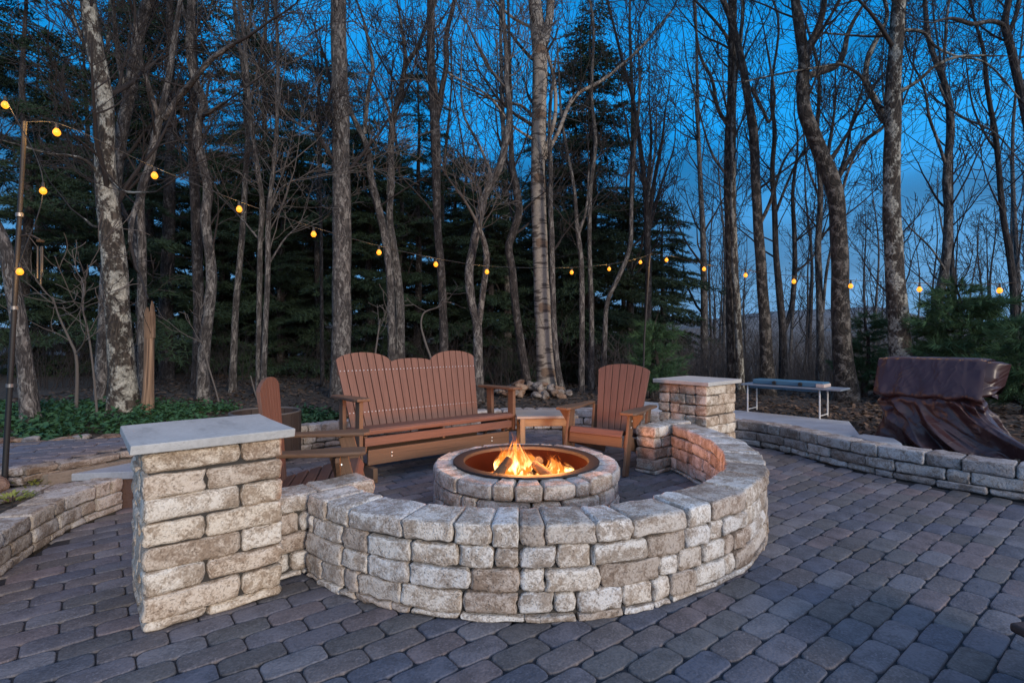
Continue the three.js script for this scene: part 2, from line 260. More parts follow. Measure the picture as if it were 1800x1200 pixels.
{ // ground: one sheet, fine near the patio and coarse towards the horizon
  const xs = [], zs = [];
  for (let x = -9; x <= 9.001; x += 0.11) xs.push(x); for (let z = 0.3; z <= 12; z += 0.11) zs.push(z);
  for (let k = 1, s = 0.2, x = 9; k < 46; k++) { s *= 1.16; x += s; xs.push(x); xs.unshift(-x); }
  for (let s = 0.15, z = 12; z < 900;) { s *= 1.12; z += s; zs.push(z); }
  for (let s = 0.2, z = 0.3; z > -60;) { s *= 1.2; z -= s; zs.unshift(z); }
  const P = [], U = [], I = [], nx = xs.length;
  for (const z of zs) for (const x of xs) { P.push(x, ground(x, z), -z); U.push(x, z); }
  for (let j = 0; j + 1 < zs.length; j++) for (let i = 0; i + 1 < nx; i++) { const a = j * nx + i; I.push(a, a + 1, a + nx + 1, a, a + nx + 1, a + nx); }
  const g = new THREE.BufferGeometry(); g.setAttribute('position', new THREE.Float32BufferAttribute(P, 3)); g.setAttribute('uv', new THREE.Float32BufferAttribute(U, 2)); g.setIndex(I); g.computeVertexNormals();
  const litter = tex(1024, 3.2, (u, v) => { const a = fbm(u, v, 60, 60, 3, 1101), b = fbm(u, v, 9, 9, 4, 1103), l = sstep(0.5, 0.62, fbm(u, v, 110, 90, 2, 1107)); return mix3([0.028, 0.022, 0.018], mix3([0.075, 0.05, 0.034], [0.12, 0.095, 0.072], b), l * (0.4 + 0.6 * a)); });
  const m = mesh('ground', g, std('leaf_litter', { map: litter, bumpMap: tex(512, 1.6, (u, v) => fbm(u, v, 70, 70, 3, 1111), false), bumpScale: 0.02, roughness: 1 }));
  tag(m, 'brown woodland ground covered with fallen leaves behind the patio', 'ground', null, 'structure');
}
{ // two wooded ridges far away
  const ridge = (zf, top, mat, label, seed) => {
    const P = [], I = [], n = 240; for (let k = 0; k <= n; k++) { const x = lerp(-1.6, 1.9, k / n), y = top(x) + zf * 0.004 * (fbm(k / n, 0.3, 40, 1, 4, seed) - 0.5); const w = zf * 0.10; P.push(x * zf, -w * 0.9, -zf + w * 2, x * zf, y * 0.6 + 2, -zf + w * 0.7, x * zf, y, -zf, x * zf * 1.05, -w, -zf - w * 2); if (k) { const o = 4 * k, q = o - 4; for (let e = 0; e < 3; e++) I.push(q + e, o + e, q + e + 1, q + e + 1, o + e, o + e + 1); } }
    const g = new THREE.BufferGeometry(); g.setAttribute('position', new THREE.Float32BufferAttribute(P, 3)); g.setIndex(I); g.computeVertexNormals(); tag(mesh('mountain', g, mat), label, 'mountain', null, 'structure');
  };
  const bump = (x, c, w) => Math.exp(-(((x - c) / w) ** 2));
  ridge(1100, (x) => H + 1100 * (0.018 + 0.030 * bump(x, 0.535, 0.16) + 0.024 * bump(x, 0.70, 0.09) + 0.02 * bump(x, 1.2, 0.3) + 0.012 * bump(x, 0, 0.4)), std('far_ridge', { color: rgb(0.056, 0.05, 0.047), roughness: 1 }), 'blue wooded mountain ridge farthest away on the right between trunks', 41);
  ridge(620, (x) => H + 620 * (0.004 + 0.022 * bump(x, 0.72, 0.13) + 0.016 * bump(x, 0.36, 0.14) + 0.012 * bump(x, 1.1, 0.2)), std('near_ridge', { color: rgb(0.056, 0.05, 0.047), roughness: 1 }), 'dusky nearer wooded hill below the blue ridge', 43);
  ridge(190, (x) => H + 190 * (-0.022 + 0.012 * bump(x, 0.5, 0.2)), std('brushy_hill', { color: rgb(0.056, 0.05, 0.047), roughness: 1 }), 'brown brushy hillside seen low between the trunks on the right', 47);
}

scene.fog = new THREE.FogExp2(rgb(0.88, 0.92, 1.0), 0.00016);   // pale evening air in front of the far ridges

// ------------------------------------------------------------------ pavers
const AX = THREE.MathUtils.degToRad(38.3), UX = Math.cos(AX), UZ = Math.sin(AX), NX = Math.sin(AX), NZ = -Math.cos(AX);   // u along the rows, n towards the camera
function paverGeo(rnd, w, d, tone) {
  const pts = [], hw = w / 2, hd = d / 2, rx = 0.028 + 0.018 * rnd(), rz = 0.019 + 0.012 * rnd();
  for (const [sx, sz, a0] of [[1, 1, 0], [-1, 1, 1], [-1, -1, 2], [1, -1, 3]]) for (let k = 0; k < 4; k++) { const a = (a0 + k / 3) * Math.PI / 2, j = 1 + 0.05 * (rnd() - 0.5); pts.push([sx * (hw - rx) + Math.cos(a) * rx * j, sz * (hd - rz) + Math.sin(a) * rz * j]); }
  const P = [], U = [], I = [], n = pts.length, rings = [[1, -0.03], [1, -0.010], [0.975, -0.0035], [0.90, 0.0]], o = [rnd() * 9, rnd() * 9], dome = 0.0015;
  rings.forEach(([k, y]) => pts.forEach(([x, z]) => { const q = k === 1 ? 1 : k, sx = x * (1 - (1 - q) * hd / hw), sz = z * q; P.push(sx, y, sz); U.push(sx + o[0], sz + o[1] + (y < -0.02 ? y : 0)); }));
  P.push(0, dome, 0); U.push(o[0], o[1]);
  for (let r = 0; r < 3; r++) for (let k = 0; k < n; k++) { const a = r * n + k, b = r * n + (k + 1) % n; I.push(a, a + n, b, b, a + n, b + n); }
  for (let k = 0; k < n; k++) I.push(3 * n + k, 4 * n, 3 * n + (k + 1) % n);
  const g = new THREE.BufferGeometry(); g.setAttribute('position', new THREE.Float32BufferAttribute(P, 3)); g.setAttribute('uv', new THREE.Float32BufferAttribute(U, 2)); g.setIndex(I); g.computeVertexNormals();
  g.setAttribute('color', new THREE.Float32BufferAttribute(new Array(P.length / 3).fill(tone).flat(), 3)); return g;
}
{
  const rnd = RNG(33), tones = [[0.140, 0.125, 0.135], [0.115, 0.106, 0.122], [0.155, 0.125, 0.125], [0.096, 0.096, 0.120], [0.160, 0.148, 0.150], [0.165, 0.120, 0.112], [0.122, 0.112, 0.112], [0.088, 0.096, 0.128], [0.105, 0.092, 0.092]].map((c) => { const m = (c[0] + c[1] + c[2]) / 3; return c.map((x) => lerp(x, m * [1.03, 0.965, 1.10][c.indexOf(x)], 0.4) * 1.22); });
  const kinds = tones.flatMap((t) => [0, 1, 2, 3].map(() => paverGeo(rnd, 0.2212 + 0.003 * rnd(), 0.1122 + 0.0025 * rnd(), t)));
  const root = new THREE.Group(); root.name = 'patio_paving'; tag(root, 'dark purple-grey tumbled paver patio in running bond', 'paving', null, 'structure'); scene.add(root);
  const base = mesh('joint_sand', slab([...patio.map(([x, z]) => [clamp(x, -3, 6.5), clamp(z, -3.8, 7)])], -0.05, -0.0105, 0.0005), sandMat, root);
  const all = [], px = 0.2275, pz = 0.1178;
  for (let r = -60; r <= 70; r++) for (let k = -40; k <= 50; k++) {
    const a = (k + (r & 1 ? 0.5 : 0)) * px + 0.05, b = r * pz + 0.02, x = a * UX + b * NX, z = 3.8 + a * UZ + b * NZ;
    if (z < 0.4 || !inside(x, z) || Math.hypot(x - 0.1, z - 3.8) < 0.55) continue;
    all.push([x, z, Math.abs(x) / z < 1.0 && z > 1.6 && !(Math.hypot(x - 0.05, z - 3.82) < 1.5 && z < 3.5) ? z : 50 + z]);
  }
  all.sort((p, q) => p[2] - q[2]);
  const rest = [];
  all.forEach(([x, z], i) => {
    const g = kinds[Math.floor(rnd() * kinds.length)], y = (rnd() - 0.5) * 0.005, t = AX + (rnd() - 0.5) * 0.03 + (rnd() < 0.5 ? Math.PI : 0), tx = (rnd() - 0.5) * 0.014, tz = (rnd() - 0.5) * 0.014;
    if (i < 300) { const m = mesh('paver', g, paverMat, root); m.position.set(x, y, -z); m.rotation.set(tx, t, tz); }
    else rest.push(g.clone().applyMatrix4(new THREE.Matrix4().makeRotationFromEuler(new THREE.Euler(tx, t, tz)).setPosition(x, y, -z)));
  });
  tag(mesh('paver_field', mergeGeometries(rest), paverMat, root), null, null, null, 'stuff');
}

// ------------------------------------------------------------------ walls and pillars
const C = 0.0945;
{ // curved seat wall round the fire pit with a straight return at each end
  const inner = [[-0.86, 2.80], [-0.72, 2.685], [-0.57, 2.585], [-0.33, 2.48], [-0.03, 2.435], [0.27, 2.455], [0.56, 2.55], [0.93, 2.785], [1.125, 2.99], [1.255, 3.18], [1.41, 3.56], [1.475, 3.86], [1.49, 4.12], [1.465, 4.42], [1.40, 4.72]];
  const outer = line(inner), off = []; for (let k = 0; k <= 40; k++) off.push(onLine(outer, outer.len * k / 40, -0.235));
  const face = line(off);
  const root = thing('seat_wall', 'curved pale tumbled-stone seat wall around the near side of the fire pit', 'stone wall');
  layWall(root, face, 0.235, [0.03, C, C, C, C], tanStones, 101, { lens: [0.10, 0.16, 0.22, 0.29], r: 0.017, amp: 0.0065 });
  const retL = thing('end_wall', 'short straight stone wall between the near pillar and curved wall', 'stone wall');
  layWall(retL, line([[-1.14, 2.555], [-0.93, 2.748], [-0.745, 2.925]]), 0.20, [0.03, C, C, C, C], tanStones, 102, { lens: [0.2, 0.28, 0.14], r: 0.02 });
  const retR = thing('end_wall', 'short straight stone wall between the far pillar and curved wall', 'stone wall');
  layWall(retR, line([[1.215, 4.555], [1.42, 4.735], [1.66, 4.94]]), 0.20, [0.03, C, C, C, C], tanStones, 103, { lens: [0.14, 0.2, 0.26], r: 0.02 });
}
function pillar(cx, cz, label, seed, rows) {
  const ang = THREE.MathUtils.degToRad(39.2), ux = Math.cos(ang), uz = Math.sin(ang), nx = Math.sin(ang), nz = -Math.cos(ang), rnd = RNG(seed);
  const root = thing('stone_pillar', label, 'pillar');
  const put = (a, b, w, d, y, h, m, r = 0.018, amp = 0.0062, mids = [3, 1, 0]) => { const t = (rnd() - 0.5) * 0.01; return stone(w, h, d, r, rnd, (x, yy, z) => { const A = a + x, B = b + z; return [cx + A * ux + B * nx, y + yy + t * x, -(cz + A * uz + B * nz)]; }, amp, mids); };
  const S = 0.535, q = 0.125; let y = 0;
  const P = 0.0968, hs = [0.045, ...Array(7).fill(P)];
  hs.forEach((h, ci) => {
    const f = ci % 2 ? 0.36 : 0.225, gp = 0.005, hh = h - 0.005;
    for (const sd of [1, -1]) {           // front and back rows reach over the whole width
      const l1 = sd * 0 + f, b = sd * (S - q) / 2 + (rnd() - 0.5) * 0.008;
      const first = sd > 0 ? l1 : S - l1;
      mesh('stone', put(-S / 2 + first / 2, b, first - gp, q, y + h / 2, hh), pillarStones[Math.floor(rnd() * pillarStones.length)], root);
      mesh('stone', put(S / 2 - (S - first) / 2, b, S - first - gp, q, y + h / 2, hh), pillarStones[Math.floor(rnd() * pillarStones.length)], root);
    }
    const side = S - 2 * q;               // between them, the two sides
    for (const sd of [1, -1]) { const l = ci % 2 ? side * 0.62 : side * 0.38, a = sd * (S - q) / 2 + (rnd() - 0.5) * 0.008;
      for (const [b, d] of [[side / 2 - l / 2, l], [-side / 2 + (side - l) / 2, side - l]]) mesh('stone', put(a, b, q, d - gp, y + h / 2, hh), pillarStones[Math.floor(rnd() * pillarStones.length)], root); }
    y += h;
  });
  mesh('joint_fill', put(0, 0, S - 0.05, S - 0.05, (y - 0.02) / 2, y - 0.02, fillMat, 0.004, 0.0005), fillMat, root);
  mesh('cap_slab', put(0, 0, 0.615, 0.615, y + 0.0185, 0.037, capMat, 0.004, 0.0015, [2, 0, 2]), capMat, root);
}
pillar(-1.424, 2.487, 'square tan stone pillar with slab cap in the left foreground', 201);
pillar(1.855, 5.36, 'square stone pillar with slab cap glowing orange from fire on one side', 202);
{
  const l = thing('retaining_wall', 'low curved stone retaining wall holding the planting bed beside the steps', 'stone wall');
  layWall(l, line(leftWall), 0.19, [0.045, 0.085, 0.092], stoneSet('left_wall_stone', [[0.42, 0.37, 0.32], [0.36, 0.31, 0.26], [0.46, 0.43, 0.40]]), 301, { lens: [0.15, 0.22, 0.11, 0.2], s0: 0.3 });
  const l2 = thing('retaining_wall', 'short arm of low stone wall behind the planting bed by the steps', 'stone wall');
  layWall(l2, line([[-2.86, 3.60], [-3.15, 3.52], [-3.42, 3.42]]), 0.17, [0.12, 0.09], greyStones, 302, { lens: [0.2, 0.28] });
  const b = thing('retaining_wall', 'low grey stone wall curving behind bench and chairs to the covered grill', 'stone wall');
  layWall(b, line(backWall), 0.20, [0.06, 0.095, 0.105], greyStones, 303, { lens: [0.14, 0.22, 0.29, 0.32], r: 0.018 });
}
{ // fire pit
  const cx = 0.10, cz = 3.80, root = thing('fire_pit', 'round stone fire pit with dark steel ring and burning logs', 'fire pit', V(cx, 0, cz)), rnd = RNG(404);
  let y = 0.0;
  [0.10, 0.10, 0.102].forEach((h, ci) => {
    const n = 19, cuts = [0]; let a = ci * 0.11 - 1.66; const start = a, list = [];
    const L = [0.28, 0.15, 0.21, 0.30, 0.24, 0.13, 0.26]; let k = ci * 2; while (a < start + 2 * Math.PI - 0.08) { let w = L[k++ % L.length] * 1.42 * (0.94 + 0.12 * rnd()); if (start + 2 * Math.PI - a - w < 0.2) w = start + 2 * Math.PI - a; list.push([a, w]); a += w; }
    for (const [a0, w] of list) {
      const Ro = 0.653 - (ci === 2 ? 0 : 0.006), Ri = 0.485, Rm = (Ro + Ri) / 2, l = w * Ro;
      const g = stone(l - 0.006, h - 0.004, Ro - Ri, 0.02, rnd, (x, yy, z) => { const an = a0 + w / 2 + x / Ro, r = Rm + z; return [r * Math.cos(an), y + h / 2 + yy, -r * Math.sin(an)]; }, 0.006, [1, 0, 0]);
      mesh('stone', g, [...greyStones.slice(4, 6), ...tanStones.slice(4, 6), ...tanStones.slice(0, 2)][Math.floor(rnd() * 6)], root);
    }
    y += h;
  });
  const prof = [[0.515, 0.300], [0.517, 0.309], [0.512, 0.314], [0.446, 0.314], [0.440, 0.310], [0.437, 0.29]].map(([r, h]) => new THREE.Vector2(r, h));
  mesh('steel_rim', new THREE.LatheGeometry(prof, 96), ironMat, root);
  const lg = new THREE.LatheGeometry([[0.437, 0.29], [0.434, 0.02], [0.38, 0.012]].map(([r, h]) => new THREE.Vector2(r, h)), 96), uv = lg.attributes.uv; for (let k = 0; k < uv.count; k++) uv.setXY(k, uv.getX(k) * 2.7, uv.getY(k) * 0.3);
  mesh('fire_liner', lg, rustMat, root);
  const ash = new THREE.CircleGeometry(0.434, 48, 0, 2 * Math.PI); ash.rotateX(-Math.PI / 2); ash.translate(0, 0.09, 0);
  mesh('ash_bed', ash, std('ash', { color: rgb(0.10, 0.09, 0.085), bumpMap: stoneBump[0], bumpScale: 0.02, roughness: 1 }), root);
  // logs
  const charred = std('charred_log', { map: tex(256, [0.4, 0.4], (u, v) => mix3([0.012, 0.01, 0.01], [0.22, 0.10, 0.05], sstep(0.45, 0.7, fbm(u, v, 8, 3, 4, 1201)))), bumpMap: barkBump[0], bumpScale: 0.01 });
  const logMat = std('split_log', { map: tex(256, [0.4, 0.4], (u, v) => mix3([0.03, 0.016, 0.01], [0.17, 0.095, 0.05], fbm(u, v, 24, 3, 4, 1203))), bumpMap: barkBump[1], bumpScale: 0.006 });
  const logs = [[-0.25, 0.185, 0.22, -0.11, 0.335, 0.10, 0.034, logMat], [0.05, 0.29, 0.05, 0.22, 0.19, 0.24, 0.030, logMat], [-0.26, 0.14, -0.10, 0.2, 0.16, -0.16, 0.045, charred], [-0.05, 0.14, 0.2, 0.10, 0.30, -0.05, 0.034, charred], [0.06, 0.14, 0.05, 0.27, 0.23, -0.10, 0.028, charred], [-0.18, 0.2, -0.1, 0.1, 0.16, 0.2, 0.03, charred]];
  for (const [x0, y0, z0, x1, y1, z1, r, m] of logs) {
    const a = new Acc(), A = new THREE.Vector3(x0, y0, z0), B = new THREE.Vector3(x1, y1, z1), pts = [0, 0.02, 0.35, 0.7, 0.98, 1].map((t) => A.clone().lerp(B, t));
    a.tube(pts, [0.001, r, r * 1.04, r * 0.97, r * 0.95, 0.001], 9, { lump: 0.06, seed: x0 * 30 }); mesh('log', a.geo(), m, root);
  }
  // embers between the logs
  const em = [], er = RNG(77); for (let k = 0; k < 60; k++) { const g = new THREE.IcosahedronGeometry(0.012 + 0.016 * er(), 0), an = er() * 6.28, r = 0.26 * Math.sqrt(er()); g.translate(r * Math.cos(an), 0.10 + 0.03 * er(), r * Math.sin(an)); em.push(g); }
  tag(mesh('flame_embers', mergeGeometries(em), std('ember_glow', { color: rgb(0.02, 0.01, 0.01), emissive: rgb(1, 0.22, 0.03), emissiveIntensity: 3 }), root), null, null, null, 'stuff');
  // flames: tongues of burning gas, brightest low down where the gas burns hottest
  const fTex = tex(256, 1, (u, v) => { const n = fbm(u, v, 5, 3, 4, 1301) - 0.5, t = clamp(v + 0.3 * n); const st = sstep(0.42, 0.66, fbm(u, v, 9, 3, 4, 1307)) * (1 - sstep(0.35, 0.8, t)), low = mix3([0.34, 0.085, 0.006], [0.16, 0.026, 0.002], t); return mix3(low, [1, 0.62, 0.22], st); });
  const aTex = tex(256, 1, (u, v) => { const n = fbm(u, v, 7, 3, 5, 1303); return clamp(sstep(0.34, 0.66, n + 0.22 * (1 - v) - 0.20 * v) * (1 - sstep(0.75, 1, v))) ; }, false);
  for (const t of [fTex, aTex]) { t.wrapT = THREE.ClampToEdgeWrapping; }
  const flameMat = std('flame', { color: rgb(0, 0, 0), emissive: rgb(1, 1, 1), emissiveMap: fTex, emissiveIntensity: 5.5, alphaMap: aTex, transparent: true, roughness: 1 });
  const fr = RNG(909);
  const spots = [[-0.12, 0.06, 0.34], [-0.08, -0.02, 0.38], [-0.03, 0.05, 0.33], [-0.16, 0.0, 0.28], [-0.2, 0.08, 0.17], [0.05, -0.06, 0.24], [0.08, 0.1, 0.16], [-0.04, 0.14, 0.2], [0.13, 0.06, 0.12], [0.19, -0.02, 0.2], [0.23, -0.06, 0.22], [0.26, 0.02, 0.15], [0.17, 0.12, 0.1], [0.02, 0.17, 0.14], [-0.12, 0.15, 0.15], [0.29, -0.02, 0.11], [-0.09, -0.1, 0.25], [0.22, 0.07, 0.16], [-0.02, 0.2, 0.12], [0.07, 0.19, 0.13], [0.12, 0.16, 0.12], [-0.24, 0.1, 0.12], [0.25, 0.12, 0.12], [0.02, 0.1, 0.2], [-0.12, 0.19, 0.10]];
  for (const [x, z, h] of spots) for (let q = 0; q < 2; q++) {
    const P = [], U = [], I = [], S = 12, T = 12, s = fr() * 50, R = (0.050 + 0.040 * fr()) * (q ? 0.6 : 1), lx = (fr() - 0.5) * 0.08, lz = (fr() - 0.5) * 0.08, uo = fr(), hh = 0.94 * h * (q ? 0.65 + 0.5 * fr() : 0.9 + 0.25 * fr()), ox = (fr() - 0.5) * 0.05 * q, oz = (fr() - 0.5) * 0.05 * q;
    for (let t = 0; t <= T; t++) for (let k = 0; k <= S; k++) { const v = t / T, a = k / S * 2 * Math.PI, r = R * Math.pow(Math.sin(Math.PI * Math.pow(v * 0.97 + 0.015, 0.55)), 0.9) * (1 + 0.35 * Math.sin(3 * a + s + v * 7) * v + 0.2 * Math.sin(2 * a - s)); const sw = 0.03 * v * Math.sin(v * 8 + s), sz2 = 0.03 * v * Math.cos(v * 7 + s * 2); P.push(x + ox + lx * v + sw + r * Math.cos(a), 0.13 + v * hh, z - 0.015 + oz + lz * v + sz2 + r * Math.sin(a)); U.push(uo + k / S, v); if (t && k) { const A = (t - 1) * (S + 1) + k - 1, B = A + S + 1; I.push(A, B, A + 1, A + 1, B, B + 1); } }
    const g = new THREE.BufferGeometry(); g.setAttribute('position', new THREE.Float32BufferAttribute(P, 3)); g.setAttribute('uv', new THREE.Float32BufferAttribute(U, 2)); g.setIndex(I); g.computeVertexNormals();
    mesh('flame', g, flameMat, root).castShadow = false;
  }
  for (const [x, y2, z, e] of [[-0.06, 0.385, 0.0, 3.5], [0.18, 0.37, 0.0, 1.9]]) { const p = new THREE.PointLight(rgb(1, 0.36, 0.10), e); p.name = 'flame_light'; p.position.set(x, y2, z); p.castShadow = true; p.shadow.radius = 5; root.add(p); }
}

// ------------------------------------------------------------------ steps, landing and slab
{
  const st = thing('garden_steps', 'bluestone and brick steps rising from patio to the raised path at left', 'steps');
  mesh('riser', slab([[-2.63, 3.70], [-2.50, 4.95], [-3.1, 5.0], [-3.05, 3.62]], -0.02, 0.200), riserMat, st);
  mesh('tread', slab([[-2.60, 3.68], [-2.48, 4.40], [-3.02, 4.45], [-3.05, 3.60]], 0.203, 0.256), blueMat, st);
  mesh('tread', slab([[-2.478, 4.41], [-2.44, 5.0], [-3.0, 5.05], [-3.02, 4.46]], 0.203, 0.256), blueMat, st);
  mesh('riser', slab([[-3.04, 3.50], [-2.86, 3.83], [-2.59, 4.38], [-2.5, 5.0], [-3.2, 5.0], [-3.3, 3.50]], 0.2, 0.28), flagMat, st);
  layWall(st, line([[-3.12, 3.42], [-2.90, 3.80], [-2.62, 4.36], [-2.52, 5.0]]), 0.09, [0.032, 0.05], stoneSet('brown_edge_stone', [[0.26, 0.215, 0.175], [0.21, 0.165, 0.13], [0.30, 0.265, 0.235]]), 311, { yBase: 0.257, lens: [0.18, 0.27, 0.34], r: 0.012, name: 'edge_stone', amp: 0.008 });
  layWall(st, line([[-4.7, 3.10], [-3.9, 3.29], [-3.15, 3.44]]), 0.08, [0.06, 0.055], greyStones, 312, { yBase: 0.222, lens: [0.14, 0.22, 0.3], r: 0.014, name: 'edge_stone' });
  const path = new THREE.Group(); path.name = 'garden_path'; tag(path, 'raised purple-grey paver path running left above the steps', 'path', null, 'structure'); scene.add(path);
  const rnd = RNG(55), rim = [[-2.63, 4.6], [-2.70, 4.41], [-2.98, 3.85], [-3.21, 3.44], [-6.5, 2.5], [-7.2, 3.2], [-4.07, 4.33], [-3.33, 4.60], [-2.7, 4.9]];
  mesh('joint_sand', slab(rim, 0.12, 0.318), sandMat, path);
  const inRim = (x, z) => { let c = false; for (let i = 0, j = rim.length - 1; i < rim.length; j = i++) { const [xi, zi] = rim[i], [xj, zj] = rim[j]; if ((zi > z) !== (zj > z) && x < ((xj - xi) * (z - zi)) / (zj - zi) + xi) c = !c; } return c; };
  const tones = [[0.17, 0.15, 0.165], [0.15, 0.145, 0.17], [0.19, 0.155, 0.15], [0.14, 0.14, 0.17]], ps = tones.map((t) => paverGeo(rnd, 0.2215, 0.1125, t)), a0 = THREE.MathUtils.degToRad(20);
  for (let r = -12; r < 22; r++) for (let k = -26; k < 6; k++) { const a = (k + (r & 1 ? 0.5 : 0)) * 0.2275, b = r * 0.1178, x = -2.8 + a * Math.cos(a0) - b * Math.sin(a0), z = 3.9 + a * Math.sin(a0) + b * Math.cos(a0); if (x < -5.4 || ![[0.1, 0.04], [-0.1, 0.04], [0.1, -0.04], [-0.1, -0.04]].every(([p, q]) => inRim(x + p, z + q))) continue; const m = mesh('paver', ps[Math.floor(rnd() * 4)], paverMat, path); m.position.set(x, 0.332 + (rnd() - 0.5) * 0.004, -z); m.rotation.set((rnd() - 0.5) * 0.02, a0, (rnd() - 0.5) * 0.02); }
  tag(mesh('concrete_pad', slab([[1.45, 7.05], [2.28, 6.32], [2.90, 5.70], [3.2, 5.15], [3.42, 5.25], [3.85, 6.10], [2.94, 7.05], [1.98, 7.98]], -0.05, 0.218), slabMat), 'smooth pale concrete pad behind the low wall under the table', 'concrete pad', null, 'structure');
  tag(mesh('flat_stone', slab([[3.22, 4.78], [3.45, 4.72], [3.55, 4.95], [3.40, 5.18], [3.24, 5.08]], 0.12, 0.245, 0.02), blueMat), 'flat blue-grey stone beside the concrete pad left of covered grill', 'stone');
}

// ------------------------------------------------------------------ furniture
function extrudeXY(pts, t, bevel = 0.003) { // outline in x, y; thickness along z, centred; uv follows y
  const g = new THREE.ExtrudeGeometry(new THREE.Shape(pts.map(([x, y]) => new THREE.Vector2(x, y))), { depth: t - 2 * bevel, bevelEnabled: true, bevelSize: bevel, bevelThickness: bevel, bevelOffset: -bevel, bevelSegments: 2, curveSegments: 6 });
  g.translate(0, 0, -t / 2 + bevel); const p = g.attributes.position, uv = g.attributes.uv, o = R0() * 4; for (let k = 0; k < p.count; k++) uv.setXY(k, p.getY(k) + o, p.getX(k) + p.getZ(k) + o * 0.6); return g;
}
const place = (g, x, y, z, rx = 0, ry = 0, rz = 0) => g.applyMatrix4(new THREE.Matrix4().makeRotationFromEuler(new THREE.Euler(rx, ry, rz)).setPosition(x, y, z));
// A slatted back: n slats between half widths wb (bottom) and wt (top), height given by top(s), s from 0 to 1; bent fan-wise; lies in x, y and is tilted afterwards.
function slatBack(root, n, wb, wt, Lmax, top, mat, y0, z0, rake, t = 0.022, gap = 0.006, bolts = []) {
  const bl = [];
  for (let k = 0; k < n; k++) {
    const s0 = k / n, s1 = (k + 1) / n, at = (s, y) => lerp(lerp(-wb, wb, s), lerp(-wt, wt, s), y / Lmax), gp = gap / 2, pts = [[at(s0, 0) + gp, 0], [at(s1, 0) - gp, 0]];
    const m = 5; for (let j = m; j >= 0; j--) { const s = lerp(s0, s1, j / m), y = top(s); pts.push([at(s, y) + (j === m ? -gp : j === 0 ? gp : 0), y]); }
    mesh('back_slat', place(extrudeXY(pts, t), 0, y0, z0, -rake), mat, root);
    for (const [yb, q] of bolts) for (const e of [0.25, 0.75]) { const s = lerp(s0, s1, e), y = yb + (q ? q(s) : 0), g = new THREE.CylinderGeometry(0.0042, 0.0042, 0.004, 6); g.rotateX(Math.PI / 2); g.translate(at(s, y), y, t / 2 + 0.001); bl.push(place(g, 0, y0, z0, -rake)); }
  }
  if (bl.length) tag(mesh('screw_heads', mergeGeometries(bl), steel, root), null, null, null, 'stuff');
}
const bolt = (x, y, z, root, r = 0.011) => { const g = new THREE.SphereGeometry(r, 10, 6, 0, Math.PI * 2, 0, Math.PI / 2); g.rotateZ(-Math.PI / 2); g.scale(0.5, 1, 1); mesh('bolt', place(g, x, y, z), steel, root); };
const boltF = (x, y, z, root, r = 0.011) => { const g = new THREE.SphereGeometry(r, 10, 6, 0, Math.PI * 2, 0, Math.PI / 2); g.rotateX(Math.PI / 2); g.scale(1, 1, 0.5); mesh('bolt', place(g, x, y, z), steel, root); };

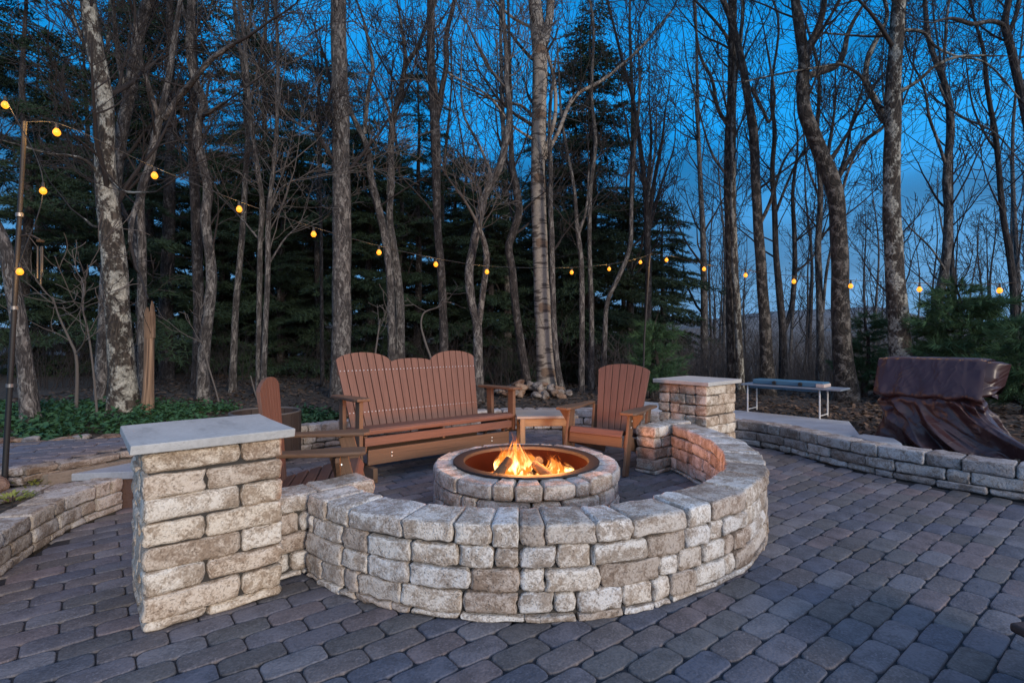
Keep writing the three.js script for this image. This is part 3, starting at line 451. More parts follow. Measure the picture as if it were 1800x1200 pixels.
{ // three-seat glider bench
  const b = thing('glider_bench', 'long brown slatted glider bench with triple-arched back facing the fire', 'bench', V(-0.60, 0, 4.80), THREE.MathUtils.degToRad(38.5));
  const hump = (s, c, w, h) => 0.592 + h * Math.sqrt(Math.max(0, 1 - ((s - c) / w) ** 2)), top = (s) => s < 0.355 ? hump(s, 0.172, 0.184, 0.108) : s < 0.645 ? hump(s, 0.5, 0.146, 0.040) : hump(s, 0.828, 0.184, 0.108);
  const rake = 0.30;
  slatBack(b, 20, 0.685, 0.765, 0.70, top, slatWood, 0.365, -0.475, rake, 0.022, 0.007, [[0.135], [0.525]]);
  for (const y of [0.14, 0.52]) mesh('back_rail', place(place(board(1.38 + y * 0.2, 0.06, 0.03), 0, y, -0.026), 0, 0.365, -0.475, -rake), frameWood, b);
  // seat boards: a contoured seat with a deep double front edge
  [[-0.06, 0.415, 0.09, 0.0], [-0.155, 0.400, 0.085, 0.10], [-0.25, 0.388, 0.085, 0.10], [-0.345, 0.377, 0.085, 0.10], [-0.44, 0.368, 0.085, 0.08]].forEach(([z, y, d, t]) => mesh('seat_slat', place(board(1.56, 0.026, d, 0.008), 0, y, z, -t), slatWood, b));
  mesh('seat_edge', place(board(1.56, 0.042, 0.028, 0.012), 0, 0.400, -0.008, 0.1), slatWood, b);
  mesh('seat_apron', place(board(1.52, 0.072, 0.026), 0, 0.325, -0.006), slatWood, b);
  for (const x of [-0.74, 0, 0.74]) mesh('seat_support', place(board(0.03, 0.10, 0.46), x, 0.318, -0.25), frameWood, b);
  for (const s of [-1, 1]) {
    mesh('armrest', (() => { const g = extrudeXY([[-0.055, 0.06], [-0.07, 0.02], [-0.07, -0.08], [-0.055, -0.30], [-0.045, -0.56], [0.045, -0.56], [0.055, -0.30], [0.07, -0.08], [0.07, 0.02], [0.055, 0.06]], 0.026, 0.008); g.rotateX(Math.PI / 2); return place(g, s * 0.79, 0.672, 0, -0.03); })(), frameWood, b);
    mesh('arm_post', boxBetween(new THREE.Vector3(s * 0.79, 0.26, -0.035), new THREE.Vector3(s * 0.79, 0.66, -0.035), 0.036, 0.085), frameWood, b);
    mesh('arm_post', boxBetween(new THREE.Vector3(s * 0.79, 0.26, -0.38), new THREE.Vector3(s * 0.79, 0.66, -0.40), 0.036, 0.085), frameWood, b);
    mesh('glider_arm', boxBetween(new THREE.Vector3(s * 0.745, 0.10, -0.09), new THREE.Vector3(s * 0.745, 0.33, -0.13), 0.022, 0.045), frameWood, b);
    mesh('glider_arm', boxBetween(new THREE.Vector3(s * 0.745, 0.10, -0.44), new THREE.Vector3(s * 0.745, 0.33, -0.40), 0.022, 0.045), frameWood, b);
    mesh('base_rail', place(board(0.04, 0.09, 0.72), s * 0.70, 0.075, -0.28), frameWood, b);
    for (const z of [0.02, -0.58]) mesh('foot', place(board(0.05, 0.035, 0.10), s * 0.70, 0.017, z), frameWood, b);
    for (const [z, y] of [[-0.13, 0.32], [-0.40, 0.32]]) bolt(s * 0.81, y, z, b);
    for (const y of [0.185, 0.215]) boltF(s * 0.52, y, -0.012 + 0.016, b, 0.008);
  }
  mesh('stretcher', place(board(1.46, 0.125, 0.03), 0, 0.195, -0.012), frameWood, b);
  mesh('stretcher', place(board(1.40, 0.10, 0.03), 0, 0.17, -0.52), frameWood, b);
}
function adirondack(label, pos, turn, rake) {
  const c = thing('adirondack_chair', label, 'chair', pos, turn);
  const top = (s) => 0.60 + 0.095 * Math.sqrt(Math.max(0, 1 - ((s - 0.5) / 0.53) ** 2));
  slatBack(c, 7, 0.21, 0.272, 0.68, top, slatWood, 0.245, -0.47, rake, 0.022, 0.006);
  for (const y of [0.20, 0.46]) mesh('back_rail', place(place(board(0.47, 0.055, 0.028), 0, y, -0.026), 0, 0.245, -0.47, -rake), frameWood, c);
  [[-0.045, 0.362, 0.1], [-0.125, 0.348, 0.2], [-0.205, 0.331, 0.22], [-0.285, 0.312, 0.25], [-0.365, 0.291, 0.27], [-0.445, 0.268, 0.28]].forEach(([z, y, t]) => mesh('seat_slat', place(board(0.50, 0.022, 0.073, 0.008), 0, y, z, -t), slatWood, c));
  mesh('seat_slat', place(board(0.50, 0.022, 0.06, 0.008), 0, 0.345, -0.002, 1.0), slatWood, c);
  mesh('front_apron', place(board(0.50, 0.10, 0.022), 0, 0.285, 0.002), frameWood, c);
  for (const s of [-1, 1]) {
    mesh('side_rail', boxBetween(new THREE.Vector3(s * 0.262, 0.285, -0.02), new THREE.Vector3(s * 0.262, 0.06, -0.78), 0.024, 0.115), frameWood, c);
    mesh('front_leg', boxBetween(new THREE.Vector3(s * 0.288, 0.0, 0.03), new THREE.Vector3(s * 0.288, 0.515, -0.10), 0.026, 0.10), frameWood, c);
    mesh('arm_bracket', (() => { const g = extrudeXY([[0, 0], [0.10, 0], [0.10, -0.025], [0.03, -0.12], [0, -0.12]], 0.024); g.rotateY(s > 0 ? 0 : Math.PI); return place(g, s * 0.302, 0.515, -0.095); })(), frameWood, c);
    mesh('rear_post', boxBetween(new THREE.Vector3(s * 0.262, 0.14, -0.50), new THREE.Vector3(s * 0.275, 0.515, -0.50 - 0.3 * rake), 0.026, 0.075), frameWood, c);
    mesh('armrest', (() => { const g = extrudeXY([[-0.055, 0.055], [-0.078, 0.02], [-0.078, -0.16], [-0.05, -0.36], [-0.04, -0.60], [0.04, -0.60], [0.05, -0.36], [0.078, -0.16], [0.078, 0.02], [0.055, 0.055]], 0.024, 0.008); g.rotateX(Math.PI / 2); return place(g, s * 0.31, 0.53, 0); })(), frameWood, c);
    bolt(s > 0 ? 0.303 : -0.303, 0.40, -0.07, c);
    mesh('bolt', (() => { const g = new THREE.SphereGeometry(0.012, 10, 6); g.scale(0.5, 1, 1); return place(g, s * 0.304, 0.455, -0.085); })(), steel, c);
  }
  return c;
}
adirondack('brown adirondack chair behind the near pillar seen from its side', V(-0.955, 0, 3.34), THREE.MathUtils.degToRad(103), 0.09);
adirondack('brown adirondack chair with fan back between small table and stone pillar', V(0.735, 0, 4.70), THREE.MathUtils.degToRad(-34), 0.28);
{ // side table
  const t = thing('side_table', 'small low cedar table with greyed slatted top between bench and chair', 'table', V(0.33, 0, 5.42), THREE.MathUtils.degToRad(4));
  for (let k = 0; k < 6; k++) mesh('top_board', place(board(0.60, 0.026, 0.078, 0.004), 0, 0.40, -0.205 + k * 0.082), cedarGrey, t);
  for (const z of [-0.19, 0.19]) mesh('apron', place(board(0.50, 0.075, 0.022), 0, 0.345, z), cedar, t);
  for (const x of [-0.25, 0.25]) mesh('apron', place(board(0.022, 0.075, 0.36), x, 0.345, 0), cedar, t);
  for (const x of [-0.238, 0.238]) for (const z of [-0.18, 0.18]) mesh('leg', place(board(0.05, 0.385, 0.05), x * 1.02, 0.193, z * 1.16), cedar, t);
}
{ // low table with thin white legs and a blue tray
  const ta = thing('camp_table', 'low folding table with thin white legs on the concrete pad', 'table', V(3.42, 0.218, 6.66), THREE.MathUtils.degToRad(-47));
  const blue = std('blue_painted_metal', { color: rgb(0.05, 0.135, 0.22), roughness: 0.4 }), grey = std('grey_table_top', { color: rgb(0.17, 0.21, 0.26), roughness: 0.45 }), white = std('white_tube', { color: rgb(0.7, 0.68, 0.65), roughness: 0.4 });
  mesh('table_top', place(new RoundedBoxGeometry(1.14, 0.022, 0.36, 2, 0.006), 0.08, 0.352, 0), grey, ta);
  mesh('leg_rail', place(new RoundedBoxGeometry(0.80, 0.03, 0.02, 2, 0.005), 0.0, 0.327, 0.12), blue, ta);
  for (const x of [-0.42, 0.42]) { for (const z of [-0.14, 0.14]) { const g = new THREE.CylinderGeometry(0.0095, 0.0095, 0.34, 10); mesh('leg', place(g, x, 0.172, z), white, ta); } const r = new THREE.CylinderGeometry(0.007, 0.007, 0.28, 8); r.rotateX(Math.PI / 2); mesh('leg_brace', place(r, x, 0.035, 0), white, ta); }
  const tr = thing('blue_tray', 'long blue metal box with two dark knobs on the low table', 'metal box', V(3.45, 0.218 + 0.364, 6.63), THREE.MathUtils.degToRad(-47));
  mesh('body', place(new RoundedBoxGeometry(0.82, 0.058, 0.24, 3, 0.012), 0, 0.030, 0), blue, tr);
  mesh('end_plate', place(new RoundedBoxGeometry(0.09, 0.04, 0.245, 2, 0.006), 0.375, 0.022, 0.003), std('pale_plate', { color: rgb(0.5, 0.42, 0.38), roughness: 0.5 }), tr);
  for (const x of [-0.14, 0.16]) { const g = new THREE.CylinderGeometry(0.02, 0.024, 0.03, 16); g.rotateX(Math.PI / 2); mesh('knob', place(g, x, 0.03, 0.132), blackMetal, tr); }
}
{ // grill under a vinyl cover
  const vinyl = std('maroon_vinyl', { color: rgb(0.042, 0.0165, 0.017), roughness: 0.38, bumpMap: tex(512, 0.7, (u, v) => { const r = (f, q) => 1 - Math.abs(2 * fbm(u, v, f, f, 2, q) - 1); return 0.45 * fbm(u, v, 3, 3, 3, 1401) + 0.35 * Math.pow(r(5, 1411), 5) + 0.2 * Math.pow(r(11, 1421), 6); }, false), bumpScale: 0.012 });
  const g0 = thing('grill_cover', 'dark maroon wrinkled cover draped over a barbecue grill beyond the low wall', 'grill cover', V(3.93, 0.20, 4.98), THREE.MathUtils.degToRad(-52));
  g0.scale.set(0.93, 1, 1);
  const rnd = RNG(515);
  // +z is the front (faces the patio), +x the end towards the camera's right
  const grid = (nu, nv, fn) => { const P = [], U = [], I = []; for (let j = 0; j <= nv; j++) for (let i = 0; i <= nu; i++) { const p = fn(i / nu, j / nv); P.push(...p); U.push(p[0] + p[2], p[1] + p[2] * 0.5); if (i && j) { const A = (j - 1) * (nu + 1) + i - 1, B = A + nu + 1; I.push(A, A + 1, B, A + 1, B + 1, B); } } const g = new THREE.BufferGeometry(); g.setAttribute('position', new THREE.Float32BufferAttribute(P, 3)); g.setAttribute('uv', new THREE.Float32BufferAttribute(U, 2)); g.setIndex(I); g.computeVertexNormals(); return g; };
  // cross-section of the hood, front at +z: hem, sloped front, top edge, flat top, back
  const sect = [[0.255, 0.425], [0.300, 0.448], [0.302, 0.470], [0.245, 0.60], [0.165, 0.765], [0.150, 0.782], [0.130, 0.787], [-0.10, 0.790], [-0.20, 0.786], [-0.225, 0.77], [-0.30, 0.60], [-0.345, 0.45], [-0.32, 0.42]];
  const along = (v) => { let L = [0]; for (let k = 1; k < sect.length; k++) L.push(L[k - 1] + Math.hypot(sect[k][0] - sect[k - 1][0], sect[k][1] - sect[k - 1][1])); const t = v * L[L.length - 1]; let k = 1; while (k < L.length - 1 && L[k] < t) k++; const f = (t - L[k - 1]) / (L[k] - L[k - 1]); return [lerp(sect[k - 1][0], sect[k][0], f), lerp(sect[k - 1][1], sect[k][1], f)]; };
  const ridge = (t) => Math.pow(1 - Math.abs(2 * (t - Math.floor(t)) - 1), 1.4);
  const crease = (x, y, s) => 0.5 * vnoise(x * 5 + 40, y * 5 + 40, 4096, 4096, s) + 0.3 * (1 - Math.abs(2 * vnoise(x * 9 + y * 4 + 60, y * 7 - x * 3 + 60, 4096, 4096, s + 1) - 1)) + 0.2 * (1 - Math.abs(2 * vnoise(x * 20 + 80, y * 14 + x * 8 + 80, 4096, 4096, s + 2) - 1));
  mesh('hood_cover', grid(90, 90, (u, v) => { const x = lerp(-0.43, 0.43, u), [z, y] = along(v), end = Math.pow(Math.max(0, 2 * u - 1), 10) + Math.pow(Math.max(0, 1 - 2 * u), 10), c = 0.020 * (crease(x * 0.8, (y + z) * 0.8, 21) - 0.5), hem = v < 0.14 ? (0.14 - v) / 0.14 : 0, sag = -0.012 * Math.sin(Math.PI * u); return [x, y + c * 0.6 + hem * (0.012 * Math.sin(x * 26) + sag) - 0.012 * end, z * (1 - 0.05 * end) + c + hem * 0.014 * Math.sin(x * 33 + 1)]; }), vinyl, g0);
  // ends: slack cloth drawn in along the rim and standing out in a flap, larger on the right
  for (const sd of [-1, 1]) { const gq = grid(120, 24, (u, v) => { const [z, y] = along(u), cy = clamp(y, 0.57, 0.755), cz = -0.03 + 0.10 * (y - 0.6), r = 1 - v, w = ridge(u * 9 + 0.5 * v + 0.3 * Math.sin(u * 9)), out = sd > 0 ? 0.014 * w * Math.sin(Math.PI * Math.min(1, v * 1.3)) + (0.10 + 0.26 * (cy - 0.57)) * Math.pow(v, 1.2) - 0.06 * Math.exp(-(((v - 0.26) / 0.13) ** 2)) : 0.012 * w * v; return [sd * (0.428 + out), lerp(cy, y, r) - 0.012, lerp(cz, z * 0.95, Math.pow(r, 0.8))]; }); mesh('end_fold', gq, vinyl, g0); }
  // each drape: th = a + b t + c t t on the skirt, with its width and height
  const drapes = []; for (let k = 0; k < 26; k++) drapes.push([rnd() * 6.6 - 0.2, (rnd() - 0.62) * 1.5, (rnd() - 0.5) * 0.7, 0.05 + 0.10 * rnd(), 0.018 + 0.034 * rnd(), rnd() * 0.45]);
  drapes.push([1.15, -0.75, 0.1, 0.09, 0.06, 0.02], [0.85, -0.35, 0.0, 0.07, 0.065, 0.0], [2.35, -0.9, 0.2, 0.10, 0.05, 0.1], [1.75, -0.2, -0.5, 0.08, 0.045, 0.12], [0.62, 0.0, -0.12, 0.06, 0.05, 0.0]);
  mesh('skirt', grid(360, 54, (u, v) => {
    const th = u * 2 * Math.PI, t = v, sp = Math.pow(t, 1.25), pw = 3.4, c = Math.cos(th), s = Math.sin(th), k = Math.pow(Math.pow(Math.abs(c), pw) + Math.pow(Math.abs(s), pw), -1 / pw);
    const cx = 0.09 * sp, hw = 0.365 + 0.14 * sp, hd = 0.235 + 0.065 * sp;
    let out = 0.22 * Math.pow(t, 1.6) * Math.exp(-(((th - 0.5) / 0.33) ** 2)) + 0.045 * Math.exp(-(((t - 0.15) / 0.08) ** 2)) * (0.6 + 0.4 * Math.sin(th * 3)) + 0.02 * (crease(th * 0.5, t * 0.7, 31) - 0.5);
    for (const [a, b, q, w, h, t0] of drapes) { let d = th - (a + b * t + q * t * t); d -= 2 * Math.PI * Math.round(d / (2 * Math.PI)); const ww = w * (0.7 + 0.9 * t), e = Math.abs(d) / ww; if (e < 4) out += h * sstep(t0, t0 + 0.2, t) * (Math.exp(-Math.pow(e, 1.25)) - 0.35 * Math.exp(-(((e - 1.7) / 0.7) ** 2))) * (0.65 + 0.6 * t); }
    const n = Math.hypot(c, s), y = lerp(0.46, -0.01, t) + 0.018 * Math.sin(th * 7) * (1 - t) + (t > 0.95 ? 0.012 * Math.sin(th * 17) : 0);
    return [cx + (hw * k + out) * c / n, y, 0.03 + (hd * k + out) * s / n];
  }), vinyl, g0);
}
{ // half barrel by the path
  const b = thing('half_barrel', 'dark brown half barrel behind the near pillar at the edge of ground cover', 'planter', V(-2.40, 0.05, 5.2));
  const n = 18, w = std('dark_stave', { color: rgb(0.045, 0.03, 0.025), map: woodTex, roughness: 0.75 });
  for (let k = 0; k < n; k++) { const a = k / n * 2 * Math.PI, g = board(0.102, 0.40, 0.022, 0.003); g.translate(0, 0.20, 0.31); g.rotateX(0.0); g.rotateY(a); mesh('stave', g, w, b); }
  const rim = new THREE.TorusGeometry(0.312, 0.012, 6, 48); rim.rotateX(Math.PI / 2); rim.translate(0, 0.402, 0); mesh('pale_rim', rim, std('rim_metal', { color: rgb(0.09, 0.08, 0.075), roughness: 0.6 }), b);
  const soil = new THREE.CircleGeometry(0.30, 24); soil.rotateX(-Math.PI / 2); soil.translate(0, 0.33, 0); mesh('soil', soil, fillMat, b);
}
{ // wooden box cut by the frame at the lower right
  const b = thing('wooden_planter', 'dark brown wooden planter box at the lower right edge', 'planter', V(1.945, -0.10, 1.47), THREE.MathUtils.degToRad(10));
  const dk = wood('dark_planter_wood', [0.05, 0.026, 0.02], 0.6);
  for (const s of [-1, 1]) for (let k = 0; k < 3; k++) { mesh('side_board', place(board(0.024, 0.105, 0.50, 0.008), s * (0.262 + k * 0.008), 0.07 + k * 0.108, 0, 0, 0, -s * 0.07), dk, b); mesh('side_board', place(board(0.52, 0.105, 0.024, 0.008), 0, 0.07 + k * 0.108, s * (0.25 + k * 0.008)), dk, b); }
  mesh('top_rim', place(board(0.60, 0.03, 0.07, 0.01), 0, 0.35, 0.27), dk, b); mesh('top_rim', place(board(0.60, 0.03, 0.07, 0.01), 0, 0.35, -0.27), dk, b);
  for (const s of [-1, 1]) mesh('top_rim', place(board(0.07, 0.03, 0.466, 0.01), s * 0.265, 0.35, 0), dk, b);
  const so = new THREE.PlaneGeometry(0.50, 0.48); so.rotateX(-Math.PI / 2); so.translate(0, 0.29, 0); mesh('soil', so, fillMat, b);
}

// ------------------------------------------------------------------ poles and string lights
const bulbGlass = std('bulb_glow', { color: rgb(0.5, 0.2, 0.03), emissive: rgb(1, 0.32, 0.014), emissiveIntensity: 1.8, roughness: 0.3 });
const socketMat = std('bulb_socket', { color: rgb(0.015, 0.015, 0.015), roughness: 0.6 });
const bulbGeo = new THREE.LatheGeometry([[0, -0.062], [0.012, -0.06], [0.022, -0.05], [0.027, -0.037], [0.024, -0.02], [0.014, -0.006], [0.010, 0]].map(([r, y]) => new THREE.Vector2(r, y)), 14), sockGeo = new THREE.CylinderGeometry(0.010, 0.014, 0.045, 10); sockGeo.translate(0, 0.02, 0);
function bulb(root, p, k = 1, lit = 0.4) { // p: middle of the glass
  const q = p.clone(); q.y += 0.035 * k; const g = mesh('bulb', bulbGeo, bulbGlass, root); g.position.copy(q); g.scale.setScalar(k); const s = mesh('socket', sockGeo, socketMat, root); s.position.copy(q); s.scale.setScalar(k);
  const l = new THREE.PointLight(rgb(1, 0.50, 0.13), lit); l.name = 'bulb_light'; l.position.copy(p); l.castShadow = true; l.shadow.radius = 1; root.add(l); return q.clone().add(new THREE.Vector3(0, 0.042 * k, 0));
}
const at3 = (px, py, zf) => V((px - 900) / F * zf, H - (py - HZ) / F * zf, zf);
{
  const p1 = thing('light_pole', 'thin black metal pole holding the string lights at far left', 'pole', V(-3.235, ground(-3.235, 3.41), 3.41));
  const a1 = new Acc(), o = p1.position, rel = (v) => v.clone().sub(o), topP = at3(43, 214, 3.41), foot = at3(4, 868, 3.41); foot.y -= 0.1;
  a1.tube([0, 0.5, 1].map((t) => rel(foot.clone().lerp(topP, t))), [0.0165, 0.015, 0.0125], 10); mesh('shaft', a1.geo(), blackMetal, p1);
  for (const t of [0.32, 0.52, 0.62, 0.76]) { const g = new THREE.CylinderGeometry(0.021, 0.021, 0.022, 12), c = rel(foot.clone().lerp(topP, t)); mesh('collar', place(g, c.x, c.y, c.z), t === 0.62 ? socketMat : std('grey_collar', { color: rgb(0.2, 0.2, 0.2), roughness: 0.4, metalness: 0.6 }), p1); }
  const arm = new Acc(), c0 = foot.clone().lerp(topP, 0.705); arm.tube([c0, c0.clone().add(new THREE.Vector3(0.07, 0.012, 0)), c0.clone().add(new THREE.Vector3(0.135, -0.02, 0)), c0.clone().add(new THREE.Vector3(0.14, -0.035, 0))].map(rel), [0.006, 0.006, 0.006, 0.005], 7); mesh('bracket', arm.geo(), blackMetal, p1);
  const chime = thing('wind_chime', 'dark wind chime tubes hanging from the pole at far left', 'wind chime', c0.clone().add(new THREE.Vector3(0.14, -0.03, 0)));
  const disc = new THREE.CylinderGeometry(0.02, 0.02, 0.012, 16); mesh('top_disc', disc, std('chime_wood', { color: rgb(0.03, 0.022, 0.018) }), chime);
  for (let k = 0; k < 3; k++) { const L = 0.17 + 0.035 * k, g = new THREE.CylinderGeometry(0.006, 0.006, L, 8); mesh('tube', place(g, 0.013 * Math.cos(k * 2.1), -L / 2 - 0.035, 0.013 * Math.sin(k * 2.1)), std('chime_tube', { color: rgb(0.03, 0.028, 0.026), metalness: 0.4, roughness: 0.4 }), chime); }
  const p2 = thing('light_pole', 'thin dark pole holding string lights behind the fan-back chair', 'pole', V(1.80, 0.15, 7.35));
  const a2 = new Acc(); a2.tube([new THREE.Vector3(-0.01, -0.1, 0), new THREE.Vector3(0.02, 1.0, 0), new THREE.Vector3(0.10, 2.17, 0)], [0.014, 0.013, 0.010], 8); mesh('shaft', a2.geo(), blackMetal, p2);
  const cable = (root, pts) => { const a = new Acc(); const c = new THREE.CatmullRomCurve3(pts, false, 'centripetal').getPoints(pts.length * 6); a.tube(c, c.map(() => 0.0032), 5); mesh('cable', a.geo(), socketMat, root); };
  const run = (label, A, B, list, ends, sz) => { // bulbs hang in the vertical plane through A and B, each given by its place along the run
    const root = thing('string_lights', label, 'string lights'), pts = [];
    for (const [px, py, dz] of list) { const m = (px - 900) / F, t = (A[0] - m * A[1]) / (m * (B[1] - A[1]) - (B[0] - A[0])), z = lerp(A[1], B[1], t) + (dz || 0); pts.push(bulb(root, at3(px, py, z), sz)); }
    cable(root, [...(ends[0] ? [ends[0]] : []), ...pts, ...(ends[1] ? [ends[1]] : [])]);
  };
  const top2 = V(1.90, 2.32, 7.35);
  run('string of amber bulbs sagging from the left pole to the pole behind the chair', [topP.x, 3.41], [1.90, 7.35], [[99, 233], [271, 309], [420, 368], [551, 412], [666, 444], [766, 465], [856, 478], [1005, 479], [1071, 473], [1126, 461]], [topP, top2], 0.82);
  run('string of amber bulbs running right from the pole behind the chair', [1.90, 7.35], [4.75, 4.6], [[1172, 457], [1238, 473], [1311, 484], [1396, 495], [1496, 503], [1617, 509], [1758, 511]], [top2, V(4.95, 1.74, 4.45)], 0.85);
  run('three amber bulbs on a short string round the top of the left pole', [-3.3, 3.2], [-2.6, 3.3], [[8, 185], [75, 336], [34, 478]], [null, null], 0.7);
}

// ------------------------------------------------------------------ trees
function limbCurve(list, zf, drift = 0) { return list.map(([x, y, w], k) => { const z = zf + drift * k / Math.max(1, list.length - 1); return { p: at3(x, y, z), r: Math.max(0.004, w / 2 / F * z / Math.hypot(1, (x - 900) / F)) }; }); }
function refine(nodes, per) { const c = new THREE.CatmullRomCurve3(nodes.map((n) => n.p), false, 'centripetal'), n = (nodes.length - 1) * per, pts = [], rad = []; for (let k = 0; k <= n; k++) { const t = k / n, f = t * (nodes.length - 1), i = Math.min(nodes.length - 2, Math.floor(f)); pts.push(c.getPoint(t)); rad.push(lerp(nodes[i].r, nodes[i + 1].r, f - i)); } return { pts, rad }; }
const randDir = (rnd) => { const a = rnd() * 6.283, y = rnd() * 2 - 1, s = Math.sqrt(1 - y * y); return new THREE.Vector3(s * Math.cos(a), y, s * Math.sin(a)); };
function grow(acc, p, d, len, r, level, max, rnd, o) {
  const n = level === 1 ? 7 : level === 2 ? 5 : 3, pts = [p.clone()], rad = [r], dir = d.clone().normalize(), q = p.clone(), dirs = [dir.clone()];
  for (let k = 1; k <= n; k++) { dir.addScaledVector(randDir(rnd), o.wig * (level === 1 ? 0.8 : 1)); dir.y += o.up * (level === 1 ? 1 : 0.6); dir.normalize(); q.addScaledVector(dir, len / n); pts.push(q.clone()); dirs.push(dir.clone()); rad.push(Math.max(o.min, r * (1 - 0.8 * k / n))); }
  acc.tube(pts, rad, level === 1 ? 5 : level === 2 ? 4 : 3);
  if (level >= max) return;
  const kids = Math.round(o.kids[level - 1] * (0.7 + 0.6 * rnd()));
  for (let k = 0; k < kids; k++) {
    const t = 0.18 + 0.8 * Math.sqrt((k + rnd()) / kids), i = Math.min(n, Math.max(1, Math.round(t * n))), side = randDir(rnd).cross(dirs[i]).normalize();
    const cd = dirs[i].clone().multiplyScalar(0.75).addScaledVector(side, 0.55 + 0.4 * rnd());
    grow(acc, pts[i], cd, len * (0.32 + 0.3 * rnd()) * (1.15 - 0.5 * t), Math.max(o.min, rad[i] * 0.62), level + 1, max, rnd, o);
  }
}
// A bare tree whose trunk and main limbs are traced as (x, y, width) at one distance, from the top down to the ground.
function bareTree(name, label, zf, trunk, mat, seed, { limbs = [], boughs = 12, kids = [7, 6], len = 1.6, from = 2.6, up = 0.10, wig = 0.22, cat = 'tree', twig = twigMat, min = 0.0036, ext = 2.6, lump = 0.05, over = 0, max = 3 } = {}) {
  const rnd = RNG(seed), nodes = limbCurve(trunk, zf), root = thing(name, label, cat), ta = new Acc(), ca = new Acc();
  const last = nodes[nodes.length - 1], gy = ground(last.p.x, zf);
  if (last.p.y > gy + 0.05) nodes.push({ p: new THREE.Vector3(last.p.x + (last.p.x - nodes[nodes.length - 2].p.x) * 0.3, gy - 0.05, -zf), r: last.r * 1.2 }); else last.p.y = Math.min(last.p.y, gy - 0.02);
  const flare = nodes[nodes.length - 1]; flare.r *= 1.12;
  nodes.push({ p: flare.p.clone().add(new THREE.Vector3(0, -0.25, 0)), r: flare.r * 1.35 });
  if (ext) { const a = nodes[0], b = nodes[1], d = a.p.clone().sub(b.p).normalize(); for (let k = 1; k <= 2; k++) nodes.unshift({ p: a.p.clone().addScaledVector(d, ext * k / 2).add(new THREE.Vector3((rnd() - 0.5) * 0.3, 0, (rnd() - 0.5) * 0.5)), r: a.r * (k === 1 ? 0.8 : 0.45) }); }
  const main = refine(nodes, 5), big = main.rad[main.rad.length - 8] > 0.12;
  const girth = 0.55 * Math.max(1, Math.round(2 * Math.PI * main.rad[Math.floor(main.rad.length * 0.6)] / 0.55));
  ta.tube(main.pts, main.rad, big ? 18 : 11, { lump, seed, girth });
  root.position.set(0, 0, 0);
  const o = { kids, up, wig, min }, sources = [[main, 1]];
  for (const l of limbs) { const drift = (rnd() - 0.5) * 1.4 * l.length / 4, nn = limbCurve(l, zf, drift), m = refine(nn, 5); ta.tube(m.pts, m.rad, 8, { lump: 0.05, seed: seed + 3 }); sources.push([m, 0.8]); const e = m.pts.length - 1; grow(ca, m.pts[e], m.pts[e].clone().sub(m.pts[e - 2]), 0.9 + rnd(), Math.max(min, m.rad[e] * 0.85), 1, max, rnd, o); }
  for (const [m, k] of sources) {
    const ok = m.pts.map((p, i) => [p, i]).filter(([p, i]) => p.y > from && i > 0 && i < m.pts.length - 1); if (!ok.length) continue;
    const nB = Math.round(boughs * (k === 1 ? 1 : 0.4));
    for (let b = 0; b < nB; b++) {
      const [p, i] = ok[Math.floor(rnd() * ok.length)], t = m.pts[i - 1].clone().sub(m.pts[i + 1]).normalize(); if (t.y < 0) t.negate();
      const s = randDir(rnd); s.y = Math.abs(s.y) * 0.3; s.normalize(); const d = t.clone().multiplyScalar(0.35 + 0.5 * rnd()).addScaledVector(s, 0.8);
      grow(ca, p, d, len * (0.5 + 0.9 * rnd()), Math.max(min * 1.5, Math.min(0.035, m.rad[i] * (0.18 + 0.2 * rnd()))), 1, max, rnd, o);
    }
  }
  mesh('trunk', ta.geo(), mat, root); if (ca.i.length) mesh('crown', ca.geo(), twig, root);
  return root;
}

// left side, in the order they stand from the left
bareTree('leaning_tree', 'grey leaning trunk at the far left edge behind the light pole', 5.6, [[-70, 300, 24], [-22, 375, 27], [6, 430, 29], [20, 500, 31], [33, 570, 32], [44, 650, 33], [52, 728, 40]], barkGrey, 11, { boughs: 3, from: 2.2, ext: 2, len: 1.2 });
bareTree('lichen_tree', 'thick trunk with pale lichen blotches left of the broken stump', 6.3, [[150, -30, 30], [160, 50, 32], [172, 110, 34], [180, 170, 36], [183, 230, 38], [184, 290, 40], [189, 350, 43], [195, 420, 46], [203, 500, 48], [209, 580, 48], [213, 650, 50], [216, 726, 62]], barkLichen, 12, { limbs: [[[186, 330, 10], [150, 282, 7], [80, 268, 6], [0, 245, 4]], [[176, 150, 9], [140, 60, 7], [110, -20, 5]], [[190, 395, 8], [165, 398, 6], [147, 384, 4]], [[184, 300, 8], [215, 335, 6], [262, 338, 4]]], boughs: 9, len: 1.5 });
bareTree('grey_tree', 'grey forked trunk just behind the lichen-covered one', 7.2, [[268, -20, 22], [246, 50, 24], [236, 110, 25], [224, 180, 25], [212, 240, 25], [202, 320, 26], [194, 420, 27], [186, 520, 28], [181, 640, 30], [180, 728, 36]], barkGrey, 13, { limbs: [[[222, 190, 12], [205, 80, 10], [198, 0, 8]], [[240, 70, 14], [262, 30, 11], [275, -30, 9]]], boughs: 8 });
bareTree('twin_tree', 'slim grey tree with crossing limbs just behind the broken stump', 6.9, [[318, -10, 9], [306, 70, 11], [297, 130, 12], [286, 185, 14], [278, 215, 15], [262, 290, 16], [246, 345, 17], [249, 430, 17], [249, 500, 18], [250, 600, 20], [254, 726, 24]], barkGrey, 14, { limbs: [[[288, 208, 12], [318, 165, 12], [335, 147, 11], [370, 105, 10], [412, 76, 8]], [[278, 210, 10], [266, 165, 9], [248, 112, 8], [236, 40, 6]], [[248, 480, 13], [233, 415, 12], [226, 385, 7]], [[246, 345, 12], [232, 385, 11], [228, 428, 9]]], boughs: 8 });
